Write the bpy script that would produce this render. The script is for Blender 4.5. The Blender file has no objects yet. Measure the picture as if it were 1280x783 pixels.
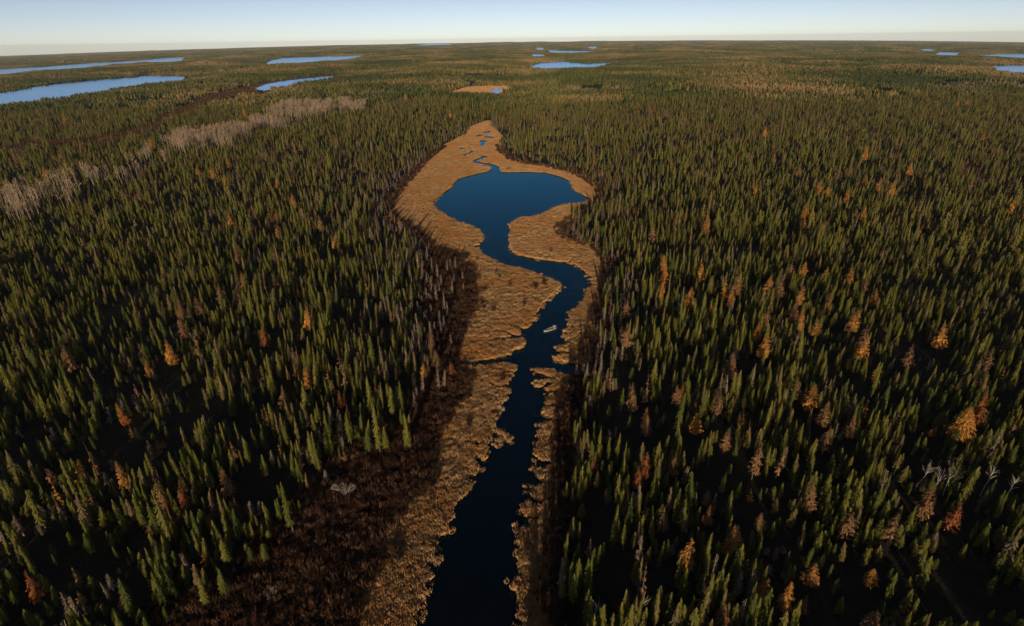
import bpy, math, random
import numpy as np
from mathutils import Vector, Matrix

random.seed(7)
RNG = np.random.default_rng(11)
SC = bpy.context.scene
COL = SC.collection

# ------------------------------------------------------------------ camera
FPX, CX, CY, HOR = 700.0, 640.0, 391.5, 49.0      # focal length and centre in photo pixels, horizon row
CAMH = 80.0
PITCH = math.atan((CY - HOR) / FPX)
ROLL = math.radians(0.8)
cam_data = bpy.data.cameras.new('camera')
cam = bpy.data.objects.new('camera', cam_data)
COL.objects.link(cam)
cam_data.sensor_width = 36.0
cam_data.lens = 36.0 * FPX / 1280.0
cam_data.clip_start = 0.5
cam_data.clip_end = 90000.0
_fwd = Vector((0, math.cos(PITCH), -math.sin(PITCH)))
_right = Vector((1, 0, 0))
_up = _right.cross(_fwd)
_r = _right * math.cos(ROLL) - _up * math.sin(ROLL)
_u = _right * math.sin(ROLL) + _up * math.cos(ROLL)
cam.matrix_world = Matrix(((_r.x, _u.x, -_fwd.x, 0), (_r.y, _u.y, -_fwd.y, 0),
                           (_r.z, _u.z, -_fwd.z, CAMH), (0, 0, 0, 1)))
SC.camera = cam

# ------------------------------------------------------------------ sky, sun, exposure
SUN_EL = math.radians(8.0)
HEAD = math.radians(4.0)                            # shadows fall away from the camera, a little to the east
world = bpy.data.worlds.new('World')
SC.world = world
world.use_nodes = True
wn = world.node_tree
wn.nodes.clear()
sky = wn.nodes.new('ShaderNodeTexSky')
sky.sky_type = 'NISHITA'
sky.sun_disc = False
sky.sun_elevation = SUN_EL
sky.sun_rotation = math.pi + HEAD
sky.altitude = 300.0
sky.air_density = 0.36
sky.dust_density = 0.25
sky.ozone_density = 0.2
bg = wn.nodes.new('ShaderNodeBackground')
bg.inputs['Strength'].default_value = 0.106
wo = wn.nodes.new('ShaderNodeOutputWorld')
wb = wn.nodes.new('ShaderNodeMix'); wb.data_type = 'RGBA'; wb.blend_type = 'MULTIPLY'; wb.inputs[0].default_value = 1.0
wb.inputs[7].default_value = (1.12, 0.98, 0.94, 1)       # white balance of the whole sky
wn.links.new(sky.outputs[0], wb.inputs[6])
wn.links.new(wb.outputs[2], bg.inputs['Color'])
wn.links.new(bg.outputs[0], wo.inputs['Surface'])
sun_data = bpy.data.lights.new('sun', 'SUN')
sun_data.energy = 5.0
sun_data.angle = math.radians(0.53)
sun_data.color = (1.0, 0.82, 0.58)
sun = bpy.data.objects.new('sun', sun_data)
COL.objects.link(sun)
_sd = Vector((math.sin(HEAD) * math.cos(SUN_EL), math.cos(HEAD) * math.cos(SUN_EL), -math.sin(SUN_EL)))
sun.rotation_euler = _sd.to_track_quat('-Z', 'Y').to_euler()
sun.location = (-20, -300, 90)
vs = SC.view_settings
vs.view_transform = 'Standard'
vs.look = 'None'
vs.exposure = 0.04
vs.gamma = 1.0
vs.use_curve_mapping = False
SC.cycles.max_bounces = 3
SC.cycles.diffuse_bounces = 1
SC.cycles.glossy_bounces = 2
SC.cycles.transmission_bounces = 2
SC.cycles.volume_bounces = 0
SC.cycles.transparent_max_bounces = 4
SC.cycles.use_adaptive_sampling = True
SC.cycles.adaptive_threshold = 0.02

# ------------------------------------------------------------------ geometry of the place
def far_z(x, y):
    """The land is flat round the river and falls away very gently to both sides."""
    ax = np.maximum(np.abs(x) - 150.0, 0.0)
    return -0.0154 * ax * np.minimum(ax / np.maximum(y, 200.0), 1.25)

R3 = np.array([[_r.x, _r.y, _r.z], [_u.x, _u.y, _u.z], [_fwd.x, _fwd.y, _fwd.z]])

def ground(px, py, h=0.0):
    """Where a sight line of the photograph meets the land (raised by h)."""
    px = np.asarray(px, float); py = np.asarray(py, float)
    d = ((px - CX) / FPX)[..., None] * R3[0] - ((py - CY) / FPX)[..., None] * R3[1] + R3[2]
    dz = np.minimum(d[..., 2], -0.0006)
    t = (h - CAMH) / dz
    for _ in range(40):
        z = far_z(d[..., 0] * t, d[..., 1] * t)
        t = 0.5 * t + 0.5 * (z + h - CAMH) / dz
    return d[..., 0] * t, d[..., 1] * t

def project(x, y, z):
    p = np.stack([x, y, z - CAMH], -1)
    c = p @ R3.T
    dep = np.maximum(c[..., 2], 1e-3)
    return CX + FPX * c[..., 0] / dep, CY - FPX * c[..., 1] / dep, c[..., 2]

def gpoly(pts, extra=()):
    a = np.array(pts, float)
    x, y = ground(a[:, 0], a[:, 1])
    g = np.stack([x, y], 1)
    if len(extra):
        g = np.concatenate([g, np.array(extra, float)])
    return g

def inside(poly, x, y):
    x = np.asarray(x, float); y = np.asarray(y, float)
    res = np.zeros(x.shape, bool)
    lo, hi = poly.min(0), poly.max(0)
    m = (x >= lo[0]) & (x <= hi[0]) & (y >= lo[1]) & (y <= hi[1])
    if not m.any():
        return res
    xs, ys = x[m], y[m]
    r = np.zeros(xs.shape, bool)
    n = len(poly)
    for i in range(n):
        x1, y1 = poly[i]; x2, y2 = poly[(i + 1) % n]
        if y1 == y2:
            continue
        c = ((y1 > ys) != (y2 > ys)) & (xs < (x2 - x1) * (ys - y1) / (y2 - y1) + x1)
        r ^= c
    res[m] = r
    return res

def edge_dist(poly, x, y, closed=True):
    d = np.full(np.shape(x), 1e12)
    n = len(poly)
    for i in range(n if closed else n - 1):
        a = poly[i]; b = poly[(i + 1) % n]
        ab = b - a
        L = max(ab @ ab, 1e-9)
        t = np.clip(((x - a[0]) * ab[0] + (y - a[1]) * ab[1]) / L, 0, 1)
        dx = x - a[0] - t * ab[0]; dy = y - a[1] - t * ab[1]
        d = np.minimum(d, dx * dx + dy * dy)
    return np.sqrt(d)

def sdist(poly, x, y):
    d = edge_dist(poly, x, y)
    return np.where(inside(poly, x, y), -d, d)

def _hash(i, j, s):
    n = (i * 374761393 + j * 668265263 + s * 982451653) & 0xffffffff
    n = ((n ^ (n >> 13)) * 1274126177) & 0xffffffff
    return ((n ^ (n >> 16)) & 0xffff) / 65535.0

def noise(x, y, s=0):
    """Smooth value noise, 0..1, cell size 1."""
    xi = np.floor(x).astype(np.int64); yi = np.floor(y).astype(np.int64)
    fx = x - xi; fy = y - yi
    fx = fx * fx * (3 - 2 * fx); fy = fy * fy * (3 - 2 * fy)
    a = _hash(xi, yi, s); b = _hash(xi + 1, yi, s); c = _hash(xi, yi + 1, s); d = _hash(xi + 1, yi + 1, s)
    return a + (b - a) * fx + (c - a) * fy + (a - b - c + d) * fx * fy

def fbm(x, y, s=0, o=3):
    r = 0; w = 1; t = 0
    for k in range(o):
        r = r + w * noise(x * 2 ** k, y * 2 ** k, s + k * 17); t += w; w *= 0.5
    return r / t

# ------- outlines read off the photograph, laid onto the ground
LEFT_SHORE = [(612,214.6),(606,216),(596,218),(585,221),(573,224.5),(568,229),(566,234),(559,239),(551,244),(546,249),(541,254),
 (543,259),(549,266),(558,271),(570,277),(582,281),(592,285),(600,290),(604,297),(602,303),(594,309),(598,312),(600,316),(606,321),
 (616,325.5),(628,331),(638,335),(649,337),(662,340),(676,345),(688,350),(697,353),(703,359),(698,363),(693,366),(686,373),(679.5,379.6),
 (674.5,386),(671,393),(668,401),(663,408),(658,411),(650.5,412.5),(651,421.6),(658,431),(655.5,436.5),(643,439),(638,445),(626,448),
 (613,452),(598,455),(585,455),(582,457),(598,458.6),(610,457.4),(620,455.6),(630,455),(643,458),(640,468),(635.5,475),(633,485),(630.5,494.6),
 (625,503),(624,510),(618,518),(620,526),(616,536),(613.5,549),(612.5,562),(603,575),(597.5,590),(592,599),(584,611),(579,626),(568.5,637),
 (561,650),(561,660),(560,670),(549,680),(545,693),(548,711),(541,725),(533,737),(529,756),(521,772),(515.5,783)]
RIGHT_SHORE = [(648.6,783),(645.5,764),(642.5,741),(642,727),(651,713),(645.5,697),(644.5,672),(650,664),(664,660),(678,655),(676,650),
 (664,650),(654,641),(660,635),(672,632),(684,630),(684,627),(664,626),(661,615),(664,610),(680,608),(692,607),(690,604),(676,604),(668,596),
 (672,590),(684,588),(692,586),(690,581),(676,577),(671,566),(673,556),(684,552),(692,551),(690,547),(675,547),(673,538),(676,532),(686,530),
 (693,528),(692,525),(680,524),(677,518),(680,513),(690,511.5),(697,510.5),(696,508),(684,508),(681,503),(686,497),(694,494),(699,493),(698,490),
 (686,491),(685,488),(692,484),(685,481),(686,477),(694,474),(680,472),(671,466),(670,462.5),(676,462),(690,465),(713,470),(724,466),(724,458),
 (712,455),(700,453.5),(693,449),(696,445),(712,443.5),(714,441.5),(698,440),(697,436),(704,433),(716,431),(712,429),(706,427),(705,421),
 (714,419),(707,416),(708,413),(709,401),(714,391),(721,386),(727.6,379.6),(732.6,371),(734,363),(741,357),(737.6,348),(732.6,342),(726,335),
 (719,331.5),(711,328.5),(703,328.5),(689.5,327),(676,325),(663,323),(653,320.7),(644.6,318),(640.5,314),(639,308),(637,300),(639,288),
 (636.6,281.7),(643,277),(652,273),(663.4,272.8),(675,270),(685,265),(691.5,261),(703,257.5),(714.5,255.5),(730,254),(736,251),(736,248),
 (730,244.7),(722,240),(714.5,235),(713,229),(709.4,225.5),(701.7,222.3),(691.5,219),(681,216.6),(668.5,216),(652,215.6),(636.6,216),
 (625.4,215.6),(623.3,209.5),(617,206.4),(609,204.7),(601,204.1),(596.2,202),(598.8,200.5),(606,198.4),(611,196.2),(604,195.5),(602,197.5),
 (594.5,200.2),(591.3,202.3),(593.5,205.1),(604,206.2),(613,208.6),(615.7,211.5)]
n_left = len(LEFT_SHORE)
_wl = gpoly(LEFT_SHORE); _wr = gpoly(RIGHT_SHORE)
WATER = np.concatenate([_wl, np.array([[-17, 40], [-21, 10], [-25, -40], [-27, -120], [-12, -120], [-10, -40], [-5, 10], [-1, 40]]), _wr])
POOLS = [gpoly(p) for p in (
 [(600,177),(604,175.5),(607.5,177),(606,180),(604,183.6),(600.5,182.5),(602,180)],
 [(579,194.5),(584,192),(588,191),(590,189),(592.4,189.4),(590.5,191.8),(585,193.2),(580.5,195.3)],
 [(573,186.5),(577,185),(582,186),(578,187.6)],
 [(594,171.2),(600,168.8),(604,169.4),(598,171.8)],
 [(606,170.6),(612,171.2),(619,173.4),(613,173.8),(607,172.4)],
 [(604,165.8),(612,164.2),(613,166),(606,168)],
 [(634,211.2),(637,210.2),(639,211),(636,212)])]
ISLETS = [gpoly([(cx + rx * math.cos(a), cy + ry * math.sin(a)) for a in np.arange(0, 6.28, 0.7)])
          for cx, cy, rx, ry in ((674.5,479.5,4.6,4.2),(625,543,4.6,3.6),(634.5,549.5,4.2,3.6),(624,554,4.8,2.8),(653,420,2.0,1.2),(628,501,1.8,1.4))]
CRACKS = [gpoly(p) for p in ([(621,416),(631,418.5),(640,421),(645,424)],[(612,428),(624,425.5),(640,424.5),(652,424)],
 [(640,410),(648,411.5),(652,413)],[(632,486),(622,486),(612,481)],[(612,559),(600,557),(586,555)],[(603,575),(594,577)],
 [(711,328.5),(719,323),(730,319),(742,318)],[(598,321),(584,321),(576,321)],[(600,310.5),(586,310)],[(640,467),(630,466),(626,463)],
 [(592,599),(580,601)],[(558,672),(545,676)],[(546,711),(530,706)],[(585,456),(566,453),(560,448)])]
CHANNELS = [(gpoly([(652,447),(638,449),(624,451.5),(610,454.5),(596,456.3)]), 1.5), (gpoly([(598,456.3),(584,456.5),(574,454)]), 0.8), (gpoly([(684,458),(700,459.5),(724,462)]), 2.2),
            (gpoly([(650,424),(640,424.5),(626,426)]), 0.7), (gpoly([(648,424),(640,421),(632,418.5)]), 0.6)]
MARSH = np.concatenate([gpoly([(612,151),(598,155.5),(588,160),(584,168),(561,180),(547,188.5),(531,202),(514,221),(500.6,235),(487,252),(484,265),
 (491,273),(511,287),(530,301),(536,320),(540,345),(545,400),(548,440),(540,490),(515,530),(480,560),(430,585),(385,640),(355,672),(300,738),(240,768),(215,783)]),
 np.array([[-58, 30], [-58, -10], [-60, -120], [-10, -120], [-4, -20], [-0.5, 15], [3.2, 42]]),
 gpoly([(694,783),(700,690),(714,600),(721,540),(724,500),(728,470),(737,440),(748,400),(756,370),(762,345),(757,321),(742,311),(726,304),(705,296),
 (700,288),(714,276),(735,263),(748,252),(757,244.5),(747.7,237),(742.6,231),(735,226),(722,219.5),(709,215),(693,212),(684,209),(664.7,206.5),
 (652,204),(640,201),(633,194.5),(625,190),(625,185),(623,178),(627,175),(626,171),(620,165),(613,158)])])
SHRUB = np.concatenate([gpoly([(536,306),(545,310),(561.6,317),(574.6,325.5),(590,343),(600,369),(599,382),(591,400),(580.5,421),(570,440),(574,456),(592,470),(590,490),
 (579,507),(566,523),(560,541),(550,568),(538,600),(521,621),(506,647),(490,663),(484,682),(490,700),(476,721),(462,740),(450,765),(440,783)]),
 np.array([[-28, 30], [-28, -120], [-120, -120], [-120, 40]]), gpoly([(100,783),(300,600),(480,480),(500,300)])])

SHADE_SHRUB_EAST = np.concatenate([gpoly([(726,470),(716,476),(700,486),(697,512),(693,550),(691,600),(689,650),(686,700),(688,783)]), np.array([[4.0, 40], [0, 15], [8, -20], [30, 40]]),  # dark shrub strip added in place of sedge to blacken the tree shade
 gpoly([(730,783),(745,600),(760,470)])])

def ridge_lake(pts, h=5.5):
    """Lake outline; its near shore lies a tree's height lower than the treetops that hide it."""
    a = np.array(pts, float)
    out = []
    for p in a:
        gx, gy = ground(p[0], p[1])
        if inside(a, np.array([p[0]]), np.array([p[1] - 0.35]))[0]:
            gx, gy = ground(p[0], p[1], h)
            gx2, gy2 = gx, gy
        out.append((float(gx), float(gy)))
    return np.array(out)

LAKES = [
 ('blue lake lying crosswise behind the forest, second largest of the west', [(-60,124),(0,117),(14,115),(29,113),(53,108),(84,104.5),(117,101),(150,98.6),(176,96.6),(195,95),(215,95.6),(232,97),
  (226.6,100),(205,101.8),(172,106.4),(148,109.5),(117,114),(101.6,117),(78,120),(39,125.5),(25,128),(0,130),(-60,138)]),
 ('long', [(-60,92),(0,87),(58.6,84),(109,80),(144.5,78),(176,76),(205,73.4),(232,72.4),(228.5,75.5),(205,77.9),(176,78.2),(144.5,80.5),(97.6,85.5),(39,89),(17.6,91.5),(-60,99)]),
 ('mid', [(332.6,79),(342,75.5),(356,73),(400,71.4),(430,70.8),(458,70),(440,73.6),(400,76.8),(356,80.6),(336,81.8)]),
 ('strip', [(316,111.8),(334,105.4),(354,102),(383,98.3),(419,95.6),(415,98.7),(387,102.3),(372.6,104.4),(360.5,107.8),(342,111),(326,113)]),
 ('centre', [(656.6,85.6),(678,79),(701.6,77.5),(717,79),(735,80),(750,79),(768,78.2),(748.4,82.4),(736.7,84.8),(717,85),(709.4,87),(682,86.6)]),
 ('c2', [(683,63.4),(700,63.8),(739,64.2),(735,67),(710,66.8),(690,66)]),
 ('c3', [(668,60.4),(676,59.8),(682,62.6),(675,63.2)]),
 ('c4', [(735,59.4),(746.5,58.4),(744,61.2),(737,61)]),
 ('c5', [(660,69.2),(670,68),(684,70),(672,71.4)]),
 ('e1', [(1240,83),(1260,82.6),(1280,82.6),(1330,82.4),(1330,93),(1280,91.4),(1261,88.8),(1246,88)]),
 ('e2', [(1222,69.4),(1250,68.4),(1280,68),(1330,67.6),(1330,73.4),(1280,72.8),(1252,71.6),(1230,71)]),
 ('e3', [(1168,69),(1174,66),(1186,65.8),(1200,66.2),(1196,69.2),(1180,69.6)]),
 ('e4', [(1150,62.6),(1160,61.8),(1169,63),(1166,64.4),(1156,64)]),
 ('w5', [(519,57.4),(535,55.6),(560,55.2),(566,56.8),(545,58.4)]),
 ('bogpond', [(612,115.2),(618,112.4),(629,111.4),(626,114.4),(620,116.8)]),
]
LAKE_POLYS = [ridge_lake(p, 2.5 if _n in ('bogpond', 'strip') else 5.5) for _n, p in LAKES]
BOG = ridge_lake([(564,116),(574.5,112.6),(584.6,109.8),(606,108.6),(632,108.2),(636,111.5),(630,115),(622,118),(613,117.4),(600,118.4),(581,119.4)], 1.5)
STRIP = ridge_lake([(424,94.6),(400,95.4),(360,100),(330,104.4),(312,109),(297,112),(271,118),(250,125),(230,136),(204,145),(197,154),(166,164),(141,170.6),(116,174.6),
 (86,177),(58,178),(25,183),(-10,187),(-10,192),(25,189),(58,184.5),(86,183.5),(116,181.6),(141,178),(166,171),(199,160),(206,150),(234,142),(256,131),(276,124),(300,119),(330,113.6),(345,111.2),(362,108),(376,104.8),(390,102.6),(420,98.8)], 1.2)
ASPEN = [gpoly(p) for p in (
 [(208,187),(222,176),(240,173),(277,165),(306,163),(314,174),(300,181),(281,188),(240,191)],
 [(320,162),(335,149),(358,137),(383,123),(423,118),(454,122),(448,141),(425,142),(403,147),(368,156),(340,163)])]
ASPEN_THIN = [gpoly(p) for p in ([(-20,290),(0,262),(40,238),(110,225),(165,212),(200,190),(206,204),(150,240),(60,264),(10,292)],
 [(90,118),(110,90),(165,86),(160,92),(130,95),(95,120)],[(470,95),(500,90),(580,88),(585,93),(520,96)],[(1090,72),(1110,70),(1110,80),(1090,80)])]

def shrub_shade_sd(x, y): return np.minimum(sdist(SHRUB, x, y), sdist(SHADE_SHRUB_EAST, x, y))  # western shrub belt joined with the strip that deepens the bank shade

def water_sd(x, y):
    s = sdist(WATER, x, y)
    for p in POOLS:
        s = np.minimum(s, sdist(p, x, y))
    for p in ISLETS:
        s = np.maximum(s, -sdist(p, x, y))
    k = np.clip((y - 60) / 260, 0, 1)
    s = s + (fbm(x / 1.6, y / 1.6, 3, 3) - 0.5) * (2.9 - 2.1 * k) - 0.9 * np.clip((y - 320) / 60, 0, 1)
    for c, wd in CHANNELS:
        s = np.minimum(s, edge_dist(c, x, y, False) - wd * (0.75 + 0.5 * noise(x / 3.0, y / 3.0, 10)))
    for c in CRACKS:
        w = 0.22 + 0.35 * noise(x / 2.0, y / 2.0, 9)
        s = np.minimum(s, edge_dist(c, x, y, False) - w)
    return s

def relief(x, y):
    """Low swells of the land far out, level again round every lake."""
    D_ = np.hypot(x, y)
    out = np.zeros(np.shape(x))
    m = (D_ > 650) & (y > 0)
    if m.any():
        xs, ys = x[m], y[m]
        d = np.full(xs.shape, 1e9)
        for p in OPEN: d = np.where(inside(p, xs, ys), 0, np.minimum(d, edge_dist(p, xs, ys)))
        r = np.clip((np.hypot(xs, ys) - 650) / 900, 0, 1) * np.clip((d - 20) / 220, 0, 1)
        out[m] = r * 30 * np.clip(fbm(xs / 420, ys / 330, 91, 3) - 0.3, 0, 1)
    return out
OPEN = LAKE_POLYS + [BOG, STRIP]

# ------------------------------------------------------------------ materials
def mat(name):
    m = bpy.data.materials.new(name)
    m.use_nodes = True
    nt = m.node_tree
    b = nt.nodes['Principled BSDF']
    b.inputs['Roughness'].default_value = 0.9
    b.inputs['Specular IOR Level'].default_value = 0.15
    return m, nt, b

def ramp(nt, fac, stops, mode='LINEAR'):
    r = nt.nodes.new('ShaderNodeValToRGB')
    r.color_ramp.interpolation = mode
    el = r.color_ramp.elements
    el[0].position, el[0].color = stops[0][0], (*stops[0][1], 1)
    el[1].position, el[1].color = stops[-1][0], (*stops[-1][1], 1)
    for p, c in stops[1:-1]:
        e = el.new(p); e.color = (*c, 1)
    if fac is not None:
        nt.links.new(fac, r.inputs['Fac'])
    return r.outputs['Color']

def math_node(nt, op, a, b=None, c=None):
    n = nt.nodes.new('ShaderNodeMath'); n.operation = op
    for k, v in enumerate((a, b, c)):
        if v is None: continue
        if isinstance(v, (int, float)): n.inputs[k].default_value = v
        else: nt.links.new(v, n.inputs[k])
    return n.outputs[0]

def noise_node(nt, scale, detail=3, vec=None, rough=0.55):
    n = nt.nodes.new('ShaderNodeTexNoise')
    n.inputs['Scale'].default_value = scale
    n.inputs['Detail'].default_value = detail
    n.inputs['Roughness'].default_value = rough
    if vec is None:
        vec = nt.nodes.new('ShaderNodeNewGeometry').outputs['Position']
    nt.links.new(vec, n.inputs['Vector'])
    return n.outputs['Fac']

def mix(nt, fac, a, b, mode='MIX'):
    n = nt.nodes.new('ShaderNodeMix'); n.data_type = 'RGBA'; n.blend_type = mode
    for sock, v in ((n.inputs[0], fac), (n.inputs[6], a), (n.inputs[7], b)):
        if isinstance(v, (int, float)): sock.default_value = v
        elif isinstance(v, tuple): sock.default_value = (*v, 1)
        else: nt.links.new(v, sock)
    return n.outputs[2]

def leafy(name, stops, island=0.35, stand=None, wet=None):
    """Foliage: colour by tree, lighter and darker by spray, drifting by stand."""
    m, nt, b = mat(name)
    oi = nt.nodes.new('ShaderNodeObjectInfo')
    ge = nt.nodes.new('ShaderNodeNewGeometry')
    col = ramp(nt, oi.outputs['Random'], stops)
    if stand:
        f = noise_node(nt, stand[0], 2)
        f = ramp(nt, f, [(stand[1], (0, 0, 0)), (stand[2], (1, 1, 1))])
        col = mix(nt, f, col, stand[3])
    if wet:
        f = ramp(nt, noise_node(nt, wet[0], 5), [(wet[1], (0, 0, 0)), (wet[2], (1, 1, 1))])
        col = mix(nt, f, col, wet[3])
    v = math_node(nt, 'MULTIPLY_ADD', ge.outputs['Random Per Island'], island, 1.0 - island * 0.5)
    cv = nt.nodes.new('ShaderNodeCombineColor')
    for k in range(3): nt.links.new(v, cv.inputs[k])
    col = mix(nt, 1.0, col, cv.outputs[0], 'MULTIPLY')
    nt.links.new(col, b.inputs['Base Color'])
    return m

def canopy(name, stops, stand_scale, patch):
    """Far trees joined into patches: colour by tree (island), drifting by stand."""
    m, nt, b = mat(name)
    oi = nt.nodes.new('ShaderNodeObjectInfo')
    ge = nt.nodes.new('ShaderNodeNewGeometry')
    r = math_node(nt, 'FRACT', math_node(nt, 'ADD', ge.outputs['Random Per Island'], oi.outputs['Random']))
    f = noise_node(nt, stand_scale, 4)
    f = math_node(nt, 'MULTIPLY_ADD', f, 4.2, -2.36)
    r = math_node(nt, 'ADD', r, f)
    col = ramp(nt, r, stops)
    p = ramp(nt, noise_node(nt, stand_scale * 1.7, 5), [(0.54, (0, 0, 0)), (0.64, (1, 1, 1))])
    pr = mix(nt, 1.0, p, ramp(nt, ge.outputs['Random Per Island'], [(0.2, (0, 0, 0)), (0.7, (0.9, 0.9, 0.9))]), 'MULTIPLY')
    col = mix(nt, pr, col, patch)
    nt.links.new(col, b.inputs['Base Color'])
    return m

SPRUCE = [(0.0, (0.044, 0.058, 0.010)), (0.25, (0.070, 0.074, 0.011)), (0.5, (0.096, 0.092, 0.014)), (0.70, (0.118, 0.104, 0.018)),
          (0.84, (0.108, 0.096, 0.020)), (0.94, (0.135, 0.090, 0.036)), (1.0, (0.120, 0.088, 0.050))]
M_SPRUCE = leafy('spruce_needles', SPRUCE, 0.5, (0.02, 0.5, 0.75, (0.108, 0.096, 0.020)))
M_FAR = canopy('far_canopy', [(0.0, (0.030, 0.040, 0.010)), (0.40, (0.074, 0.072, 0.015)), (0.66, (0.112, 0.092, 0.024)), (0.82, (0.160, 0.098, 0.034)),
                              (0.92, (0.24, 0.115, 0.036)), (1.0, (0.20, 0.130, 0.070))], 0.0034, (0.195, 0.122, 0.070))
M_LARCH_O = leafy('larch_needles_orange', [(0.0, (0.39, 0.155, 0.026)), (0.5, (0.42, 0.195, 0.040)), (1.0, (0.31, 0.125, 0.032))], 0.5)
M_LARCH_T = leafy('larch_needles_fading', [(0.0, (0.20, 0.100, 0.042)), (0.5, (0.23, 0.120, 0.050)), (1.0, (0.16, 0.086, 0.044))], 0.5)
M_LARCH_R = leafy('larch_needles_rust', [(0.0, (0.30, 0.090, 0.022)), (1.0, (0.24, 0.080, 0.028))], 0.5)
M_DEAD = leafy('dead_twigs', [(0.0, (0.13, 0.085, 0.055)), (0.5, (0.20, 0.140, 0.095)), (1.0, (0.165, 0.125, 0.085))], 0.5)
M_ASPEN = leafy('bare_aspen_twigs', [(0.0, (0.23, 0.148, 0.092)), (0.5, (0.32, 0.215, 0.138)), (1.0, (0.26, 0.182, 0.126))], 0.4)
M_GRASS = leafy('sedge_blades', [(0.0, (0.31, 0.162, 0.058)), (0.35, (0.39, 0.210, 0.084)), (0.75, (0.46, 0.262, 0.116)), (1.0, (0.50, 0.32, 0.17))], 0.28,
                (0.05, 0.42, 0.66, (0.40, 0.185, 0.060)), (0.16, 0.53, 0.68, (0.24, 0.145, 0.064)))
M_SHRUB = leafy('shrub_twigs', [(0.0, (0.036, 0.016, 0.010)), (0.5, (0.056, 0.025, 0.014)), (0.85, (0.090, 0.043, 0.022)), (1.0, (0.14, 0.074, 0.036))], 0.6)

def bark(name, c1, c2, scale=2.5):
    m, nt, b = mat(name)
    tc = nt.nodes.new('ShaderNodeTexCoord')
    col = ramp(nt, noise_node(nt, scale, 4, tc.outputs['Object']), [(0.35, c1), (0.65, c2)])
    nt.links.new(col, b.inputs['Base Color'])
    return m
M_BARK = bark('spruce_bark', (0.05, 0.036, 0.026), (0.10, 0.075, 0.055))
M_SNAG = bark('weathered_wood', (0.17, 0.125, 0.088), (0.30, 0.235, 0.175))
M_BIRCH = bark('birch_bark', (0.30, 0.25, 0.20), (0.52, 0.46, 0.39), 1.5)

# ground: forest floor, sedge peat, shore mud and far canopy tone, by what grows there
M_GROUND, nt, b = mat('land')
at = nt.nodes.new('ShaderNodeAttribute'); at.attribute_name = 'cover'
sep = nt.nodes.new('ShaderNodeSeparateColor'); nt.links.new(at.outputs['Color'], sep.inputs[0])
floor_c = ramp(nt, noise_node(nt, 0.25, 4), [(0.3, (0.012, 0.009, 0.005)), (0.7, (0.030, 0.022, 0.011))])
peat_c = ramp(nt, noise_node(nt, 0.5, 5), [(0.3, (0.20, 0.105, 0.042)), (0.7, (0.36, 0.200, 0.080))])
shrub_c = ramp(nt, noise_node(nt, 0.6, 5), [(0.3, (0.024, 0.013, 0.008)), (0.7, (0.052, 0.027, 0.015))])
far_c = ramp(nt, noise_node(nt, 0.0016, 8, None, 0.65), [(0.30, (0.040, 0.046, 0.014)), (0.48, (0.060, 0.060, 0.018)), (0.6, (0.11, 0.078, 0.032)), (0.75, (0.16, 0.11, 0.06))])
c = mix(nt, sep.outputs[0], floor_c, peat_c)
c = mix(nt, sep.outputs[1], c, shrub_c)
c = mix(nt, sep.outputs[2], c, far_c)
nt.links.new(c, b.inputs['Base Color'])
bp = nt.nodes.new('ShaderNodeBump'); bp.inputs['Strength'].default_value = 0.7; bp.inputs['Distance'].default_value = 0.4
nt.links.new(noise_node(nt, 1.8, 6), bp.inputs['Height']); nt.links.new(bp.outputs[0], b.inputs['Normal'])

def water_mat(name, ripple, scale, tint, rough=0.03):
    """Dark clear water: near-black body under a mirror that strengthens at low angles."""
    m = bpy.data.materials.new(name); m.use_nodes = True
    nt = m.node_tree; nt.nodes.clear()
    body = nt.nodes.new('ShaderNodeBsdfDiffuse'); body.inputs['Color'].default_value = (0.0010, 0.0018, 0.0026, 1)
    gl = nt.nodes.new('ShaderNodeBsdfGlossy'); gl.inputs['Color'].default_value = (*tint, 1); gl.inputs['Roughness'].default_value = rough
    fr = nt.nodes.new('ShaderNodeFresnel'); fr.inputs['IOR'].default_value = 1.38
    mx = nt.nodes.new('ShaderNodeMixShader'); out = nt.nodes.new('ShaderNodeOutputMaterial')
    bp = nt.nodes.new('ShaderNodeBump'); bp.inputs['Strength'].default_value = ripple; bp.inputs['Distance'].default_value = 0.05
    nt.links.new(noise_node(nt, scale, 3), bp.inputs['Height'])
    nt.links.new(bp.outputs[0], gl.inputs['Normal']); nt.links.new(bp.outputs[0], fr.inputs['Normal'])
    nt.links.new(fr.outputs[0], mx.inputs[0]); nt.links.new(body.outputs[0], mx.inputs[1]); nt.links.new(gl.outputs[0], mx.inputs[2])
    nt.links.new(mx.outputs[0], out.inputs['Surface'])
    return m
M_RIVER = water_mat('river_water', 0.06, 0.7, (0.22, 0.78, 1.0))
M_LAKE = water_mat('lake_water', 0.3, 0.25, (0.40, 0.56, 0.74), 0.12)

# ------------------------------------------------------------------ helpers for objects
def mesh(name, verts, faces, mats, fmat=None, smooth=False):
    me = bpy.data.meshes.new(name)
    me.from_pydata([tuple(map(float, v)) for v in verts], [], [tuple(map(int, f)) for f in faces])
    for m in mats: me.materials.append(m)
    if fmat is not None: me.polygons.foreach_set('material_index', np.array(fmat, np.int32))
    if smooth: me.polygons.foreach_set('use_smooth', np.ones(len(me.polygons), bool))
    me.update()
    return me

def obj(name, data, parent=None, **props):
    o = bpy.data.objects.new(name, data)
    COL.objects.link(o)
    if parent: o.parent = parent
    for k, v in props.items():
        if v: o[k] = v
    return o

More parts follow.
